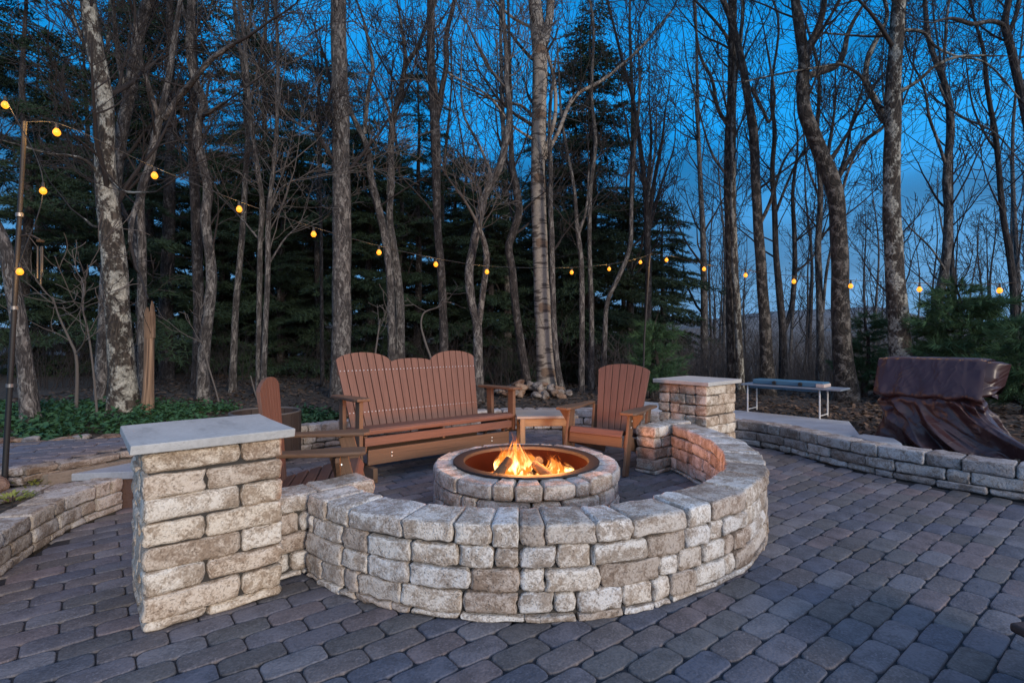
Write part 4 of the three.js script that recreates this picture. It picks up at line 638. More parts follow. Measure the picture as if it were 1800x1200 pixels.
{
  const s = thing('broken_stump', 'tall bare orange-tan snapped stump without bark beside the lichen tree', 'tree stump'), a = new Acc(), m = refine(limbCurve([[262, 556, 17], [262, 580, 18], [261, 630, 20], [259, 690, 23], [257, 728, 29], [256, 745, 36]], 6.2), 5), rnd = RNG(31);
  a.tube([m.pts[0].clone().add(new THREE.Vector3(0, 0.006, 0)), ...m.pts], [0.005, ...m.rad], 22, { lump: 0.10, seed: 4, girth: 0.55 }); mesh('trunk', a.geo(), deadWood, s);
  for (let k = 0; k < 9; k++) { const an = k * 0.7 + rnd() * 0.3, r = m.rad[0] * 0.72, p = m.pts[0], h = 0.05 + 0.16 * rnd() * (Math.cos(an) > 0 ? 1 : 0.4), b = new Acc(), q = new THREE.Vector3(r * Math.cos(an), 0, r * Math.sin(an)); b.tube([p.clone().add(q).add(new THREE.Vector3(0, -0.25, 0)), p.clone().add(q), p.clone().addScaledVector(q, 0.95).add(new THREE.Vector3(0, h * 0.6, 0)), p.clone().addScaledVector(q, 0.9).add(new THREE.Vector3(0.004, h, 0))], [0.026, 0.026, 0.018, 0.003], 7, { lump: 0.2, seed: k }); mesh('splinter', b.geo(), deadWood, s); }
}
bareTree('straight_tree', 'straight dark trunk close behind the wavy pale one left of the bench', 8.0, [[338, 60, 15], [340, 160, 17], [338, 250, 18], [342, 340, 19], [346, 440, 20], [349, 540, 21], [348, 640, 23], [346, 726, 29]], barkDark, 15, { boughs: 6 });
bareTree('wavy_tree', 'pale wavy trunk with an elbow left of the half barrel', 7.3, [[340, -20, 16], [334, 50, 17], [334, 100, 17], [344, 145, 17], [358, 185, 17], [349, 212, 16], [347, 250, 17], [356, 292, 17], [365, 335, 18], [361, 385, 19], [367, 440, 19], [371, 490, 20], [367, 545, 21], [360, 600, 22], [356, 660, 23], [357, 726, 30]], barkGrey, 16, { limbs: [[[372, 480, 8], [374, 430, 5]], [[349, 205, 10], [362, 200, 9], [398, 178, 4]], [[336, 70, 8], [322, 20, 7], [310, -30, 6]]], boughs: 8 });
bareTree('slim_tree', 'slim grey tree with an amber bulb before it left of the bench', 8.2, [[410, -10, 7], [418, 60, 8], [433, 165, 9], [435, 233, 10], [432, 290, 10], [428, 370, 11], [423, 440, 11], [415, 525, 12], [410, 630, 13], [407, 726, 17]], barkGrey, 17, { limbs: [[[434, 200, 6], [455, 110, 5], [470, 20, 4]]], boughs: 8, from: 2.2 });
bareTree('slim_tree', 'left one of two thin pale stems rising side by side behind the side-on chair', 7.7, [[423, 20, 7], [432, 110, 8], [440, 205, 8], [450, 285, 9], [460, 350, 9], [457, 430, 10], [455, 560, 10], [455, 726, 13]], barkGrey, 18, { limbs: [[[458, 425, 4], [425, 385, 3], [380, 340, 2]]], boughs: 8, from: 2.2, twig: twigPale });
bareTree('slim_tree', 'right one of two thin pale stems rising side by side behind the side-on chair', 7.6, [[487, 60, 6], [487, 200, 7], [483, 268, 8], [473, 360, 9], [471, 400, 10], [470, 480, 10], [467, 560, 10], [463, 650, 11], [460, 726, 14]], barkGrey, 19, { limbs: [[[474, 460, 4], [500, 420, 3], [520, 400, 2]], [[472, 375, 5], [500, 325, 3], [560, 308, 2]]], boughs: 8, from: 2.2, twig: twigPale });
bareTree('slim_tree', 'very thin dark stem carrying an amber bulb left of the thick straight trunk', 9.4, [[558, 190, 4], [561, 300, 5], [564, 400, 6], [565, 520, 6], [567, 726, 8]], barkDark, 20, { boughs: 6, from: 2.4, ext: 1.5 });
bareTree('thick_tree', 'thick straight grey trunk rising right behind the left end of bench', 8.0, [[594, -20, 27], [595, 60, 28], [597, 140, 30], [599, 240, 32], [600, 340, 33], [601, 440, 34], [600, 540, 34], [600, 640, 36], [600, 715, 46]], barkGrey, 21, { limbs: [[[598, 300, 5], [560, 240, 4], [500, 200, 3], [470, 130, 2]]], boughs: 9, from: 3.4, len: 1.8 });
bareTree('forked_tree', 'grey tree leaning left above the bench with forked upper limbs', 8.6, [[603, 120, 7], [613, 187, 9], [630, 225, 10], [645, 260, 12], [652, 310, 13], [668, 378, 14], [680, 440, 14], [686, 500, 14], [688, 627, 15], [688, 710, 18]], barkGrey, 22, { limbs: [[[640, 235, 8], [647, 160, 8], [655, 118, 7], [640, 40, 5]], [[636, 300, 4], [620, 280, 4]]], boughs: 9, from: 2.6 });
bareTree('forked_tree', 'second grey tree close by the first behind the middle of bench', 8.8, [[745, 55, 7], [730, 90, 8], [713, 115, 9], [704, 165, 10], [692, 205, 11], [687, 250, 12], [688, 320, 12], [684, 380, 13], [692, 440, 15], [700, 500, 16], [703, 580, 17], [702, 712, 20]], barkGrey, 23, { limbs: [[[703, 165, 8], [712, 100, 7], [703, 30, 5]], [[688, 240, 6], [682, 190, 5], [660, 150, 4]]], boughs: 9, from: 2.6 });
bareTree('dark_tree', 'dark straight tree forking high up behind the right part of the bench', 8.4, [[756, -20, 13], [757, 60, 14], [757, 110, 15], [762, 170, 17], [765, 235, 18], [767, 320, 15], [769, 400, 14], [775, 480, 14], [779, 560, 15], [780, 640, 16], [780, 712, 20]], barkDark, 24, { limbs: [[[767, 215, 11], [776, 160, 10], [785, 110, 10], [784, 65, 9], [797, 10, 8]]], boughs: 9, from: 3 });
bareTree('leaning_tree', 'pale tree leaning right with a loop of two stems right of the bench', 8.1, [[884, 20, 7], [890, 95, 8], [890, 145, 10], [896, 200, 11], [889, 250, 12], [877, 295, 13], [864, 320, 14], [850, 350, 14], [842, 385, 15], [833, 427, 15], [824, 480, 15], [829, 530, 15], [838, 565, 16], [840, 640, 17], [841, 722, 21]], barkGrey, 25, { limbs: [[[842, 570, 10], [848, 520, 11], [855, 460, 11], [852, 430, 10], [840, 395, 8]], [[868, 320, 6], [845, 260, 5], [815, 200, 4], [810, 120, 3]], [[889, 150, 6], [860, 120, 5], [830, 60, 4]]], boughs: 9, from: 2.6, twig: twigPale });
bareTree('dark_tree', 'grey sloping trunk left of the birch behind the small table', 9.0, [[898, 210, 7], [900, 290, 11], [908, 335, 14], [912, 372, 14], [903, 405, 14], [894, 433, 14], [900, 470, 13], [907, 547, 14], [917, 613, 14], [925, 660, 15], [930, 712, 18]], barkDark, 26, { limbs: [[[906, 330, 7], [898, 300, 6], [878, 250, 4]]], boughs: 8, from: 2.6 });
bareTree('birch_tree', 'pale banded birch trunk rising from a heap of rocks in the middle', 9.2, [[938, -20, 22], [944, 50, 24], [949, 100, 27], [948, 180, 26], [946, 260, 25], [946, 340, 26], [949, 420, 27], [952, 500, 28], [955, 570, 29], [959, 640, 31], [962, 698, 38]], barkBirch, 27, { limbs: [[[955, 80, 16], [966, 30, 15], [968, -20, 14]], [[946, 215, 6], [915, 185, 5], [880, 180, 4], [810, 150, 3]], [[955, 270, 7], [975, 210, 7], [974, 140, 6], [958, 80, 6]], [[956, 280, 8], [980, 235, 7], [1010, 170, 7], [1060, 140, 6], [1130, 80, 5], [1180, 20, 4]], [[950, 55, 6], [900, 30, 5], [860, -10, 4]], [[946, 250, 5], [900, 220, 4], [860, 170, 4], [790, 130, 3]]], boughs: 8, from: 4, len: 1.6 });
bareTree('slim_tree', 'pale curved stem close beside the birch trunk on its right', 8.9, [[968, 300, 8], [968, 360, 9], [970, 427, 10], [972, 510, 10], [975, 593, 10], [981, 650, 11], [992, 706, 14]], barkGrey, 28, { boughs: 6, from: 2.4, ext: 1.8 });
bareTree('slim_tree', 'thin pale stem behind left of the fan-back chair', 9.3, [[1009, 330, 6], [1015, 400, 8], [1021, 450, 9], [1023, 510, 10], [1023, 600, 10], [1022, 706, 12]], barkGrey, 29, { limbs: [[[1018, 410, 5], [1030, 370, 4], [1035, 300, 3]]], boughs: 7, from: 2.4 });
bareTree('slim_tree', 'thin wavy stem behind the back of the fan-back chair', 9.6, [[1040, 170, 6], [1047, 250, 7], [1038, 330, 8], [1036, 400, 8], [1037, 460, 8], [1040, 560, 9], [1039, 706, 11]], barkGrey, 30, { boughs: 7, from: 2.4 });
bareTree('crooked_tree', 'crooked stem bending right between chair back and pole', 9.8, [[1112, 300, 6], [1110, 370, 7], [1106, 440, 8], [1086, 490, 8], [1068, 530, 8], [1063, 600, 9], [1060, 706, 11]], barkGrey, 31, { boughs: 7, from: 2.2 });
bareTree('vase_tree', 'broom-shaped bare tree fanning upward beyond the fan-back chair', 10.6, [[1095, 110, 5], [1116, 190, 6], [1126, 260, 8], [1134, 330, 9], [1138, 400, 11], [1140, 480, 11], [1139, 600, 12], [1138, 706, 14]], barkDark, 32, { limbs: [[[1139, 400, 8], [1150, 320, 7], [1165, 240, 5], [1170, 190, 3]], [[1136, 340, 6], [1145, 250, 5], [1142, 190, 3]], [[1138, 420, 6], [1158, 340, 5], [1182, 270, 3]], [[1133, 330, 5], [1112, 270, 4], [1098, 200, 3]]], boughs: 14, from: 3.2, len: 1.0, up: 0.22, kids: [6, 4] });
// right side
bareTree('tall_tree', 'left one of two close tall trunks above the slab-capped pillar', 9.2, [[1288, -20, 16], [1288, 70, 15], [1286, 160, 14], [1281, 235, 13], [1279, 330, 13], [1281, 400, 13], [1283, 480, 13], [1285, 560, 14], [1287, 700, 17]], barkMoss, 33, { limbs: [[[1283, 225, 8], [1262, 190, 7], [1252, 140, 6], [1232, 100, 5], [1222, 40, 4]], [[1286, 75, 6], [1260, 40, 5], [1222, 0, 4]], [[1279, 310, 5], [1252, 270, 4], [1228, 190, 3], [1210, 120, 3]]], boughs: 9, from: 3.2 });
bareTree('tall_tree', 'right one of two close tall trunks above the slab-capped pillar', 9.0, [[1292, 150, 8], [1289, 260, 10], [1289, 360, 11], [1291, 440, 12], [1295, 520, 13], [1299, 600, 13], [1303, 712, 17]], barkLichen, 34, { boughs: 7, from: 3 });
bareTree('dark_mossy_tree', 'dark mossy trunk leaning left behind the low folding table', 8.8, [[1276, 10, 10], [1297, 75, 12], [1307, 120, 13], [1314, 165, 14], [1322, 210, 16], [1327, 270, 17], [1330, 335, 17], [1333, 400, 18], [1338, 460, 19], [1343, 540, 20], [1348, 620, 23], [1352, 712, 30]], barkMoss, 35, { limbs: [[[1322, 155, 8], [1345, 200, 6], [1352, 215, 5], [1362, 180, 5], [1350, 90, 4]], [[1333, 400, 8], [1352, 360, 7], [1362, 330, 6], [1380, 280, 5], [1410, 240, 3]]], boughs: 9, from: 3 });
bareTree('forked_tree', 'low forked tree spreading into a letter V behind the folding table', 10.4, [[1356, 160, 5], [1362, 230, 8], [1358, 300, 9], [1362, 370, 10], [1364, 440, 11], [1370, 510, 13], [1376, 580, 14], [1377, 706, 17]], barkDark, 36, { limbs: [[[1378, 585, 10], [1391, 545, 10], [1397, 490, 10], [1397, 410, 9], [1394, 340, 7], [1402, 270, 5]], [[1397, 480, 5], [1430, 450, 4], [1450, 400, 3]], [[1362, 380, 6], [1385, 320, 5], [1410, 270, 4], [1440, 240, 3]]], boughs: 11, from: 2.6 });
bareTree('slim_tree', 'slim straight tree between the low forked one and thick curving trunk', 10.0, [[1436, 260, 8], [1443, 340, 10], [1440, 400, 11], [1438, 430, 12], [1441, 520, 13], [1442, 610, 14], [1443, 712, 17]], barkGrey, 37, { limbs: [[[1447, 550, 6], [1453, 480, 6], [1462, 430, 4]], [[1442, 350, 5], [1420, 290, 4], [1412, 220, 3]]], boughs: 9, from: 2.8 });
bareTree('curving_tree', 'thick trunk curving left high up with a heavy elbow limb', 8.0, [[1396, -30, 14], [1400, 15, 17], [1408, 60, 20], [1414, 100, 21], [1411, 150, 23], [1415, 195, 25], [1428, 230, 27], [1442, 265, 29], [1456, 300, 31], [1468, 340, 31], [1474, 390, 31], [1477, 450, 32], [1477, 520, 33], [1480, 590, 35], [1485, 650, 39], [1488, 715, 50]], barkMoss, 38, { limbs: [[[1411, 145, 13], [1424, 133, 13], [1445, 126, 13], [1470, 116, 12], [1483, 95, 12], [1490, 62, 9], [1505, 30, 7], [1528, -5, 5]], [[1414, 95, 13], [1432, 62, 13], [1445, 30, 12], [1452, -20, 11]], [[1474, 312, 10], [1490, 285, 10], [1515, 252, 9], [1550, 226, 7]], [[1476, 305, 7], [1487, 270, 6], [1497, 220, 5], [1512, 170, 3]], [[1480, 340, 6], [1492, 300, 5], [1512, 250, 3]]], boughs: 9, from: 3.6, len: 1.5 });
bareTree('great_tree', 'thickest upright trunk directly behind the left end of covered grill', 7.8, [[1586, -30, 24], [1580, 10, 26], [1577, 60, 27], [1573, 110, 28], [1570, 170, 30], [1570, 230, 31], [1568, 290, 32], [1568, 360, 33], [1571, 430, 35], [1575, 500, 37], [1580, 560, 39], [1585, 625, 43], [1588, 715, 56]], barkLichen, 39, { limbs: [[[1570, 240, 17], [1560, 215, 14], [1549, 198, 14], [1538, 175, 13], [1523, 143, 11], [1527, 100, 11], [1543, 66, 10], [1560, 28, 8], [1553, -10, 7]], [[1523, 143, 7], [1500, 123, 6], [1477, 113, 6], [1440, 118, 5], [1400, 124, 4], [1310, 143, 3]], [[1580, 162, 9], [1592, 156, 9], [1617, 140, 7], [1643, 117, 7], [1683, 100, 6], [1767, 98, 3]], [[1584, 54, 8], [1600, 53, 8], [1622, 56, 7], [1643, 80, 6], [1677, 97, 5], [1733, 110, 4], [1793, 173, 3]], [[1575, 60, 7], [1540, 64, 5], [1500, 62, 4], [1450, 58, 3]]], boughs: 8, from: 4, len: 1.5 });
bareTree('straight_tree', 'grey trunk rising behind the bright green young pine', 9.0, [[1626, -10, 9], [1634, 70, 10], [1645, 105, 11], [1657, 135, 12], [1668, 175, 14], [1672, 230, 16], [1667, 280, 16], [1665, 320, 17], [1668, 370, 17], [1666, 430, 18], [1658, 490, 19], [1648, 545, 20], [1643, 715, 25]], barkGrey, 40, { limbs: [[[1664, 292, 7], [1650, 250, 6], [1634, 205, 6], [1628, 165, 5], [1615, 130, 4]], [[1657, 132, 6], [1662, 80, 6], [1666, 20, 6], [1675, -20, 5]], [[1652, 150, 5], [1668, 185, 5], [1690, 205, 5], [1745, 230, 4], [1800, 290, 3]], [[1665, 480, 5], [1640, 440, 4], [1600, 400, 3]]], boughs: 10, from: 3.2 });
bareTree('crooked_tree', 'dark slim trunk second from the right edge of the woods', 8.6, [[1713, 30, 5], [1730, 90, 8], [1735, 145, 9], [1742, 190, 10], [1750, 230, 11], [1756, 290, 11], [1760, 340, 12], [1766, 390, 13], [1775, 440, 14], [1782, 510, 15], [1786, 600, 16], [1788, 715, 21]], barkDark, 41, { limbs: [[[1757, 270, 6], [1735, 240, 5], [1712, 190, 4], [1700, 120, 3]], [[1782, 510, 5], [1793, 440, 4], [1800, 370, 3]]], boughs: 11, from: 3 });
bareTree('forked_tree', 'dark forked trunk with a heavy level limb in the top right corner', 7.6, [[1776, -30, 12], [1772, 10, 13], [1767, 42, 16], [1774, 70, 16], [1780, 95, 17], [1788, 130, 18], [1800, 180, 18], [1822, 320, 20], [1835, 480, 22], [1840, 725, 28]], barkDark, 42, { limbs: [[[1766, 44, 9], [1745, 37, 10], [1710, 42, 10], [1690, 36, 9], [1668, 32, 6], [1640, 40, 4]], [[1776, 55, 10], [1787, 25, 9], [1796, -20, 8]]], boughs: 6, from: 4 });
// saplings in front of the dark woods on the left
const sap = (label, zf, trunk, seed, limbs) => bareTree('sapling', label, zf, trunk, twigPale, seed, { limbs, boughs: 4, kids: [3, 2], len: 0.5, from: 1.1, ext: 0, twig: twigPale, min: 0.004, cat: 'sapling', lump: 0, wig: 0.3, max: 2 });
sap('pale Y-shaped sapling left of the lichen tree', 6.1, [[92, 522, 3], [103, 556, 4], [123, 600, 5], [133, 625, 6], [133, 728, 7]], 51, [[[133, 622, 4], [147, 600, 3], [152, 570, 2]], [[103, 556, 3], [135, 545, 2], [150, 515, 2]]]);
sap('thin pale crooked sapling just left of the lichen tree', 6.0, [[150, 495, 3], [145, 543, 3], [153, 577, 4], [162, 640, 4], [170, 728, 5]], 52, [[[146, 535, 2], [125, 530, 2], [108, 533, 2]]]);
sap('thin pale sapling bending left behind the bench back', 8.2, [[770, 540, 2], [745, 550, 3], [740, 570, 3], [747, 600, 4], [760, 640, 4], [765, 715, 5]], 53, []);
sap('thin pale sapling leaning right behind the bench back', 8.0, [[668, 560, 2], [664, 590, 3], [658, 640, 3], [660, 720, 4]], 54, []);
sap('thin pale sapling between the two thin stems and thick trunk', 7.4, [[440, 660, 2], [448, 690, 3], [462, 728, 4]], 55, []);
sap('slender pale sapling leaning between straight and slim trunks', 7.0, [[352, 590, 2], [368, 650, 3], [380, 690, 3], [388, 728, 4]], 56, []);

// many more bare trees deeper in the woods: a few kinds, each placed and turned
const kinds = [];
function kindTree(seed) {
  const rnd = RNG(seed), g = new THREE.Group(), ta = new Acc(), ca = new Acc(), nodes = [], lean = (rnd() - 0.5) * 0.12, ph = rnd() * 6;
  const r0 = 0.055 + 0.05 * rnd(), hgt = 8 + 4 * rnd(); for (let k = 0; k <= 9; k++) { const t = k / 9; nodes.push({ p: new THREE.Vector3(lean * hgt * t + 0.16 * Math.sin(t * 9 + ph) * t, hgt * t - 0.2, 0.14 * Math.cos(t * 7 + ph) * t), r: r0 * (1 - 0.85 * t) * (k ? 1 : 1.35) }); }
  const m = refine(nodes, 3); ta.tube(m.pts, m.rad, 8, { lump: 0.05, seed, girth: 0.55 });
  const o = { kids: [5, 3], up: 0.12, wig: 0.24, min: 0.007 };
  for (let b = 0; b < 15; b++) { const i = 4 + Math.floor(rnd() * (m.pts.length - 6)), s = randDir(rnd); s.y = 0.1; s.normalize(); grow(ca, m.pts[i], new THREE.Vector3(0, 0.5 + 0.5 * rnd(), 0).addScaledVector(s, 0.8), (1.0 + 1.6 * rnd()) * (1.1 - 0.5 * i / m.pts.length), Math.max(0.012, m.rad[i] * 0.4), 1, 3, rnd, o); }
  return { trunk: ta.geo(), crown: ca.geo() };
}
for (let k = 0; k < 6; k++) kinds.push(kindTree(300 + k * 17));
{
  const rnd = RNG(81), protos = kinds.map(() => null);
  const spots = []; let guard = 0;
  while (spots.length < 56 && guard++ < 4000) { const z = 11.5 + 20 * rnd(), x = (rnd() * 2.3 - 1.15) * z; if (spots.every(([a, b]) => Math.hypot(a - x, b - z) > 0.9)) spots.push([x, z]); }
  guard = 0; while (spots.length < 104 && guard++ < 4000) { const z = 18 + 22 * rnd(), x = (0.18 + 0.95 * rnd()) * z; if (spots.every(([a, b]) => Math.hypot(a - x, b - z) > 0.8)) spots.push([x, z]); }
  spots.forEach(([x, z], i) => {
    const left = x / z < 0.1, k = i % 6; let o;
    if (!protos[k]) { o = protos[k] = new THREE.Group(); const a = new THREE.Mesh(kinds[k].trunk, k % 2 ? barkDark : barkGrey), b = new THREE.Mesh(kinds[k].crown, twigMat); a.name = 'trunk'; b.name = 'crown'; o.add(a, b); for (const m of [a, b]) m.castShadow = m.receiveShadow = true; } else o = protos[k].clone();
    o.name = numbered('bare_tree'); o.position.set(x, ground(x, z), -z); o.rotation.y = rnd() * 6.28; o.scale.setScalar((0.8 + 0.5 * rnd()) * (i >= 56 ? 0.72 : 1));
    tag(o, left ? 'thin bare tree standing deep in the dark left woods' : 'thin bare tree standing deep in the open right woods', 'tree', left ? 'bare trees deep in the dark woods' : 'bare trees deep in the open woods'); scene.add(o);
  });
}

// evergreens: trunk, drooping branches, and needle sprays along them
function sprayGeo(seed, L = 0.5) { // a soft branch end: side shoots set with bundles of needles
  const rnd = RNG(seed), P = [], I = [], tri = (a, b, w) => { const d = b.clone().sub(a).normalize(), s = randDir(rnd).cross(d).normalize().multiplyScalar(w / 2), o = P.length / 3; P.push(...a.clone().add(s).toArray(), ...a.clone().sub(s).toArray(), ...b.toArray()); I.push(o, o + 1, o + 2); };
  const A = new THREE.Vector3(), B = new THREE.Vector3(L, 0.0, 0);
  for (let k = 0; k < 9; k++) { const t = 0.05 + 0.95 * k / 8, sd = k % 2 ? 1 : -1, p = A.clone().lerp(B, t), l = L * (0.42 - 0.28 * t) * (0.6 + 0.8 * rnd()), an = sd * (0.5 + 0.6 * rnd()), q = p.clone().add(new THREE.Vector3(Math.cos(an) * l, 0.04 * (rnd() - 0.3), Math.sin(an) * l)); tri(p, q, 0.012); for (let m = 0; m < 7; m++) { const c = p.clone().lerp(q, 0.25 + 0.75 * rnd()), d = q.clone().sub(p).normalize().multiplyScalar(0.5).add(randDir(rnd).multiplyScalar(0.75)); d.y = d.y * 0.6 + 0.1; tri(c, c.clone().addScaledVector(d.normalize(), 0.085 + 0.05 * rnd()), 0.026); } }
  const g = new THREE.BufferGeometry(); g.setAttribute('position', new THREE.Float32BufferAttribute(P, 3)); g.setIndex(I); g.computeVertexNormals(); return g;
}
function tuftGeo(seed, L = 0.30) { // long soft needles in brushes
  const rnd = RNG(seed), P = [], I = []; for (let k = 0; k < 34; k++) { const t = rnd() * 0.7, a = rnd() * 6.28, sp = 0.5 + 0.35 * rnd(), p = new THREE.Vector3(L * t, 0, 0), d = new THREE.Vector3(1, Math.cos(a) * sp, Math.sin(a) * sp).normalize(), q = p.clone().addScaledVector(d, L * 0.5), s = randDir(rnd).cross(d).normalize().multiplyScalar(0.0055), o = P.length / 3; P.push(...p.clone().add(s).toArray(), ...p.clone().sub(s).toArray(), ...q.toArray()); I.push(o, o + 1, o + 2); }
  const g = new THREE.BufferGeometry(); g.setAttribute('position', new THREE.Float32BufferAttribute(P, 3)); g.setIndex(I); g.computeVertexNormals(); return g;
}
const sprays = [sprayGeo(1), sprayGeo(2), tuftGeo(3)];
function evergreen(seed, { hgt = 11, wide = 2.6, base = 1.2, whorls = 30, per = 5, step = 0.17, spray = 0, mat = needleMat, size = 1, droop = 0.3, trunkR = 0.16, tm = barkDark, side = 2 } = {}) {
  const rnd = RNG(seed), g = new THREE.Group(), ta = new Acc(), M = [], q = new THREE.Quaternion(), e = new THREE.Euler(), sc = new THREE.Vector3();
  const tp = []; for (let k = 0; k <= 8; k++) tp.push(new THREE.Vector3(0.06 * Math.sin(k * 1.3 + seed), hgt * k / 8 - (k ? 0 : 0.2), 0.06 * Math.cos(k * 1.7 + seed))); ta.tube(tp, tp.map((p, k) => trunkR * (1.05 - k / 8)), 9, { lump: 0.05, seed, girth: 0.55 });
  for (let w = 0; w < whorls; w++) {
    const t = (w + rnd() * 0.7) / whorls, y = lerp(base, hgt - 0.2, t), reach = wide * Math.pow(1 - t, 0.6) * (0.4 + 0.8 * rnd()) + 0.15;
    for (let b = 0; b < per; b++) {
      if (spray !== 2 && rnd() < 0.12) continue;
      const a = (b / per + rnd() * 0.7 + w * 0.39) * 6.283, L = reach * (spray === 2 ? 0.55 + 0.6 * rnd() : 0.35 + 0.95 * rnd()), rise = 0.32 - droop * rnd() * 1.2, pts = [], n = 5; for (let k = 0; k <= n; k++) { const s = k / n; pts.push(new THREE.Vector3(Math.cos(a) * L * s, y + L * (rise * s - droop * s * s), Math.sin(a) * L * s)); }
      ta.tube(pts, pts.map((p, k) => Math.max(0.005, 0.022 * Math.min(1, L) * (1 - k / n))), 3);
      for (let s = 0.22; s < 1.02; s += step / L) { const f = Math.min(n - 0.001, Math.min(s, 1) * n), i = Math.floor(f), p = pts[i].clone().lerp(pts[i + 1], f - i), last = s > 1 - step / L; for (const sd of last ? [0] : side === 2 ? [-1, 1] : [rnd() < 0.5 ? -1 : 1]) { e.set((rnd() - 0.5) * 0.7, -a + sd * (0.55 + 0.5 * rnd()), -0.25 * rnd() - droop * 0.5 + (spray === 2 ? 0.5 * rnd() : 0), 'YXZ'); q.setFromEuler(e); sc.setScalar(size * (0.65 + 0.6 * rnd()) * (0.75 + 0.25 * Math.min(1, L))); M.push(new THREE.Matrix4().compose(p, q, sc)); } }
    }
  }
  const im = new THREE.InstancedMesh(spray === 2 ? sprays[2] : sprays[seed % 2], mat, M.length); M.forEach((m, k) => im.setMatrixAt(k, m)); im.name = 'foliage'; im.castShadow = im.receiveShadow = true; im.userData.kind = 'stuff';
  const tr = new THREE.Mesh(ta.geo(), tm); tr.name = 'trunk'; tr.castShadow = tr.receiveShadow = true; g.add(tr, im); return g;
}
{
  const E = [evergreen(1, { hgt: 13, wide: 2.9, whorls: 26, per: 4 }), evergreen(2, { hgt: 12, wide: 2.5, whorls: 24, per: 4, base: 2.2 }), evergreen(3, { hgt: 14, wide: 3.1, whorls: 27, per: 4, base: 0.9 }), evergreen(4, { hgt: 8.5, wide: 2.5, whorls: 28, per: 6, base: 0.3, size: 1.15 })];
  const put = (k, x, z, s, label, group, turn, y = 1) => { const o = E[k].parent ? E[k].clone() : E[k]; o.name = numbered('evergreen_tree'); o.position.set(x, ground(x, z) - 0.1, -z); o.rotation.y = turn; o.scale.set(s, s * y, s); tag(o, label, 'evergreen tree', group); scene.add(o); };
  const pxx = (px, z) => (px - 900) / F * z, rnd = RNG(66);
  put(0, pxx(560, 12.5), 12.5, 0.62, 'dark evergreen with a pointed top left of the thick straight trunk', null, 0.4);
  put(1, pxx(735, 13), 13, 0.68, 'dark evergreen between the dark tree and forked pair above the bench', null, 1.2);
  put(3, pxx(650, 12.2), 12.2, 0.72, 'low dark evergreen right of the thick straight trunk', null, 2.2);
  { const t = evergreen(9, { hgt: 9.6, wide: 1.9, whorls: 34, per: 6, base: 0.6, size: 1.05 }); t.name = numbered('evergreen_tree'); t.position.set(pxx(1040, 13), ground(pxx(1040, 13), 13) - 0.1, -13); tag(t, 'tall evergreen right of the birch with feathery level boughs', 'evergreen tree'); scene.add(t); }
  put(3, pxx(1095, 13.8), 13.8, 0.62, 'low full evergreen behind the crooked stem right of the fan-back chair', null, 5.0);
  put(3, pxx(1165, 14.5), 14.5, 0.62, 'small evergreen by the pole at the end of the dark woods', null, 3.1);
  put(3, pxx(860, 12.8), 12.8, 0.66, 'low dark evergreen left of the birch trunk', null, 4.0);
  put(1, pxx(960, 15), 15, 0.66, 'dark evergreen straight behind the birch trunk', null, 5.2);
  const low = [[-9.6, 14.2], [-7.4, 13.6], [-5.6, 13.0], [-4.2, 13.6], [-3.0, 14.6], [-6.6, 16.0], [-1.6, 15.4], [-0.3, 16.6], [1.0, 17.4], [-11.6, 14.0], [-2.4, 19.8], [2.0, 18.0]];
  for (const [x, z] of low) put(3, x, z, 0.66 + 0.16 * rnd(), 'low dark evergreen filling the gaps in the left woods', 'low evergreens between the left trunks', rnd() * 6.28);
  const row = [[-12.4, 12.5, 2], [-10.2, 11.2, 0], [-8.6, 12.6, 1], [-7.0, 10.9, 2], [-6.2, 13.4, 0], [-8.0, 15.0, 3], [-10.6, 15.4, 1], [-13.2, 16.5, 0], [-4.9, 15.6, 2], [-6.6, 17.4, 1], [-9.2, 18.5, 2], [-3.2, 18.2, 0], [-1.2, 17.6, 3], [-4.4, 20.6, 2], [-16, 18, 2], [-1.9, 21.5, 1], [0.6, 20, 3], [2.2, 19.2, 3]];
  for (const [x, z, k] of row) put(k, x, z, (x / z < -0.42 ? 0.76 : 0.50) + 0.22 * rnd(), 'dark evergreen massed in the woods on the left', 'evergreens massed in the left woods', rnd() * 6.28);
  const young = (label, px, z, o, seed) => { const t = evergreen(seed, { spray: 2, mat: needleBright, base: 0.15, droop: 0.05, trunkR: 0.05, ...o }); t.name = numbered('young_pine'); t.position.set(pxx(px, z), ground(pxx(px, z), z) - 0.05, -z); tag(t, label, 'young pine'); scene.add(t); };
  young('bushy bright green young pine behind the covered grill', 1688, 7.6, { hgt: 1.95, wide: 0.85, whorls: 17, per: 7, step: 0.11, size: 1.1 }, 71);
  young('small green young pine between curving trunk and thickest trunk', 1525, 8.8, { hgt: 1.6, wide: 0.42, whorls: 13, per: 6, step: 0.12, size: 0.95 }, 72);
  young('soft pale green young pine behind the right arm of the fan-back chair', 1152, 8.4, { hgt: 1.45, wide: 0.36, whorls: 14, per: 6, step: 0.11, size: 0.9 }, 73);
  young('dark green young pine cut by the right edge beside the grill', 1800, 6.6, { hgt: 1.35, wide: 0.55, whorls: 13, per: 6, step: 0.11, size: 1.0 }, 74);
}
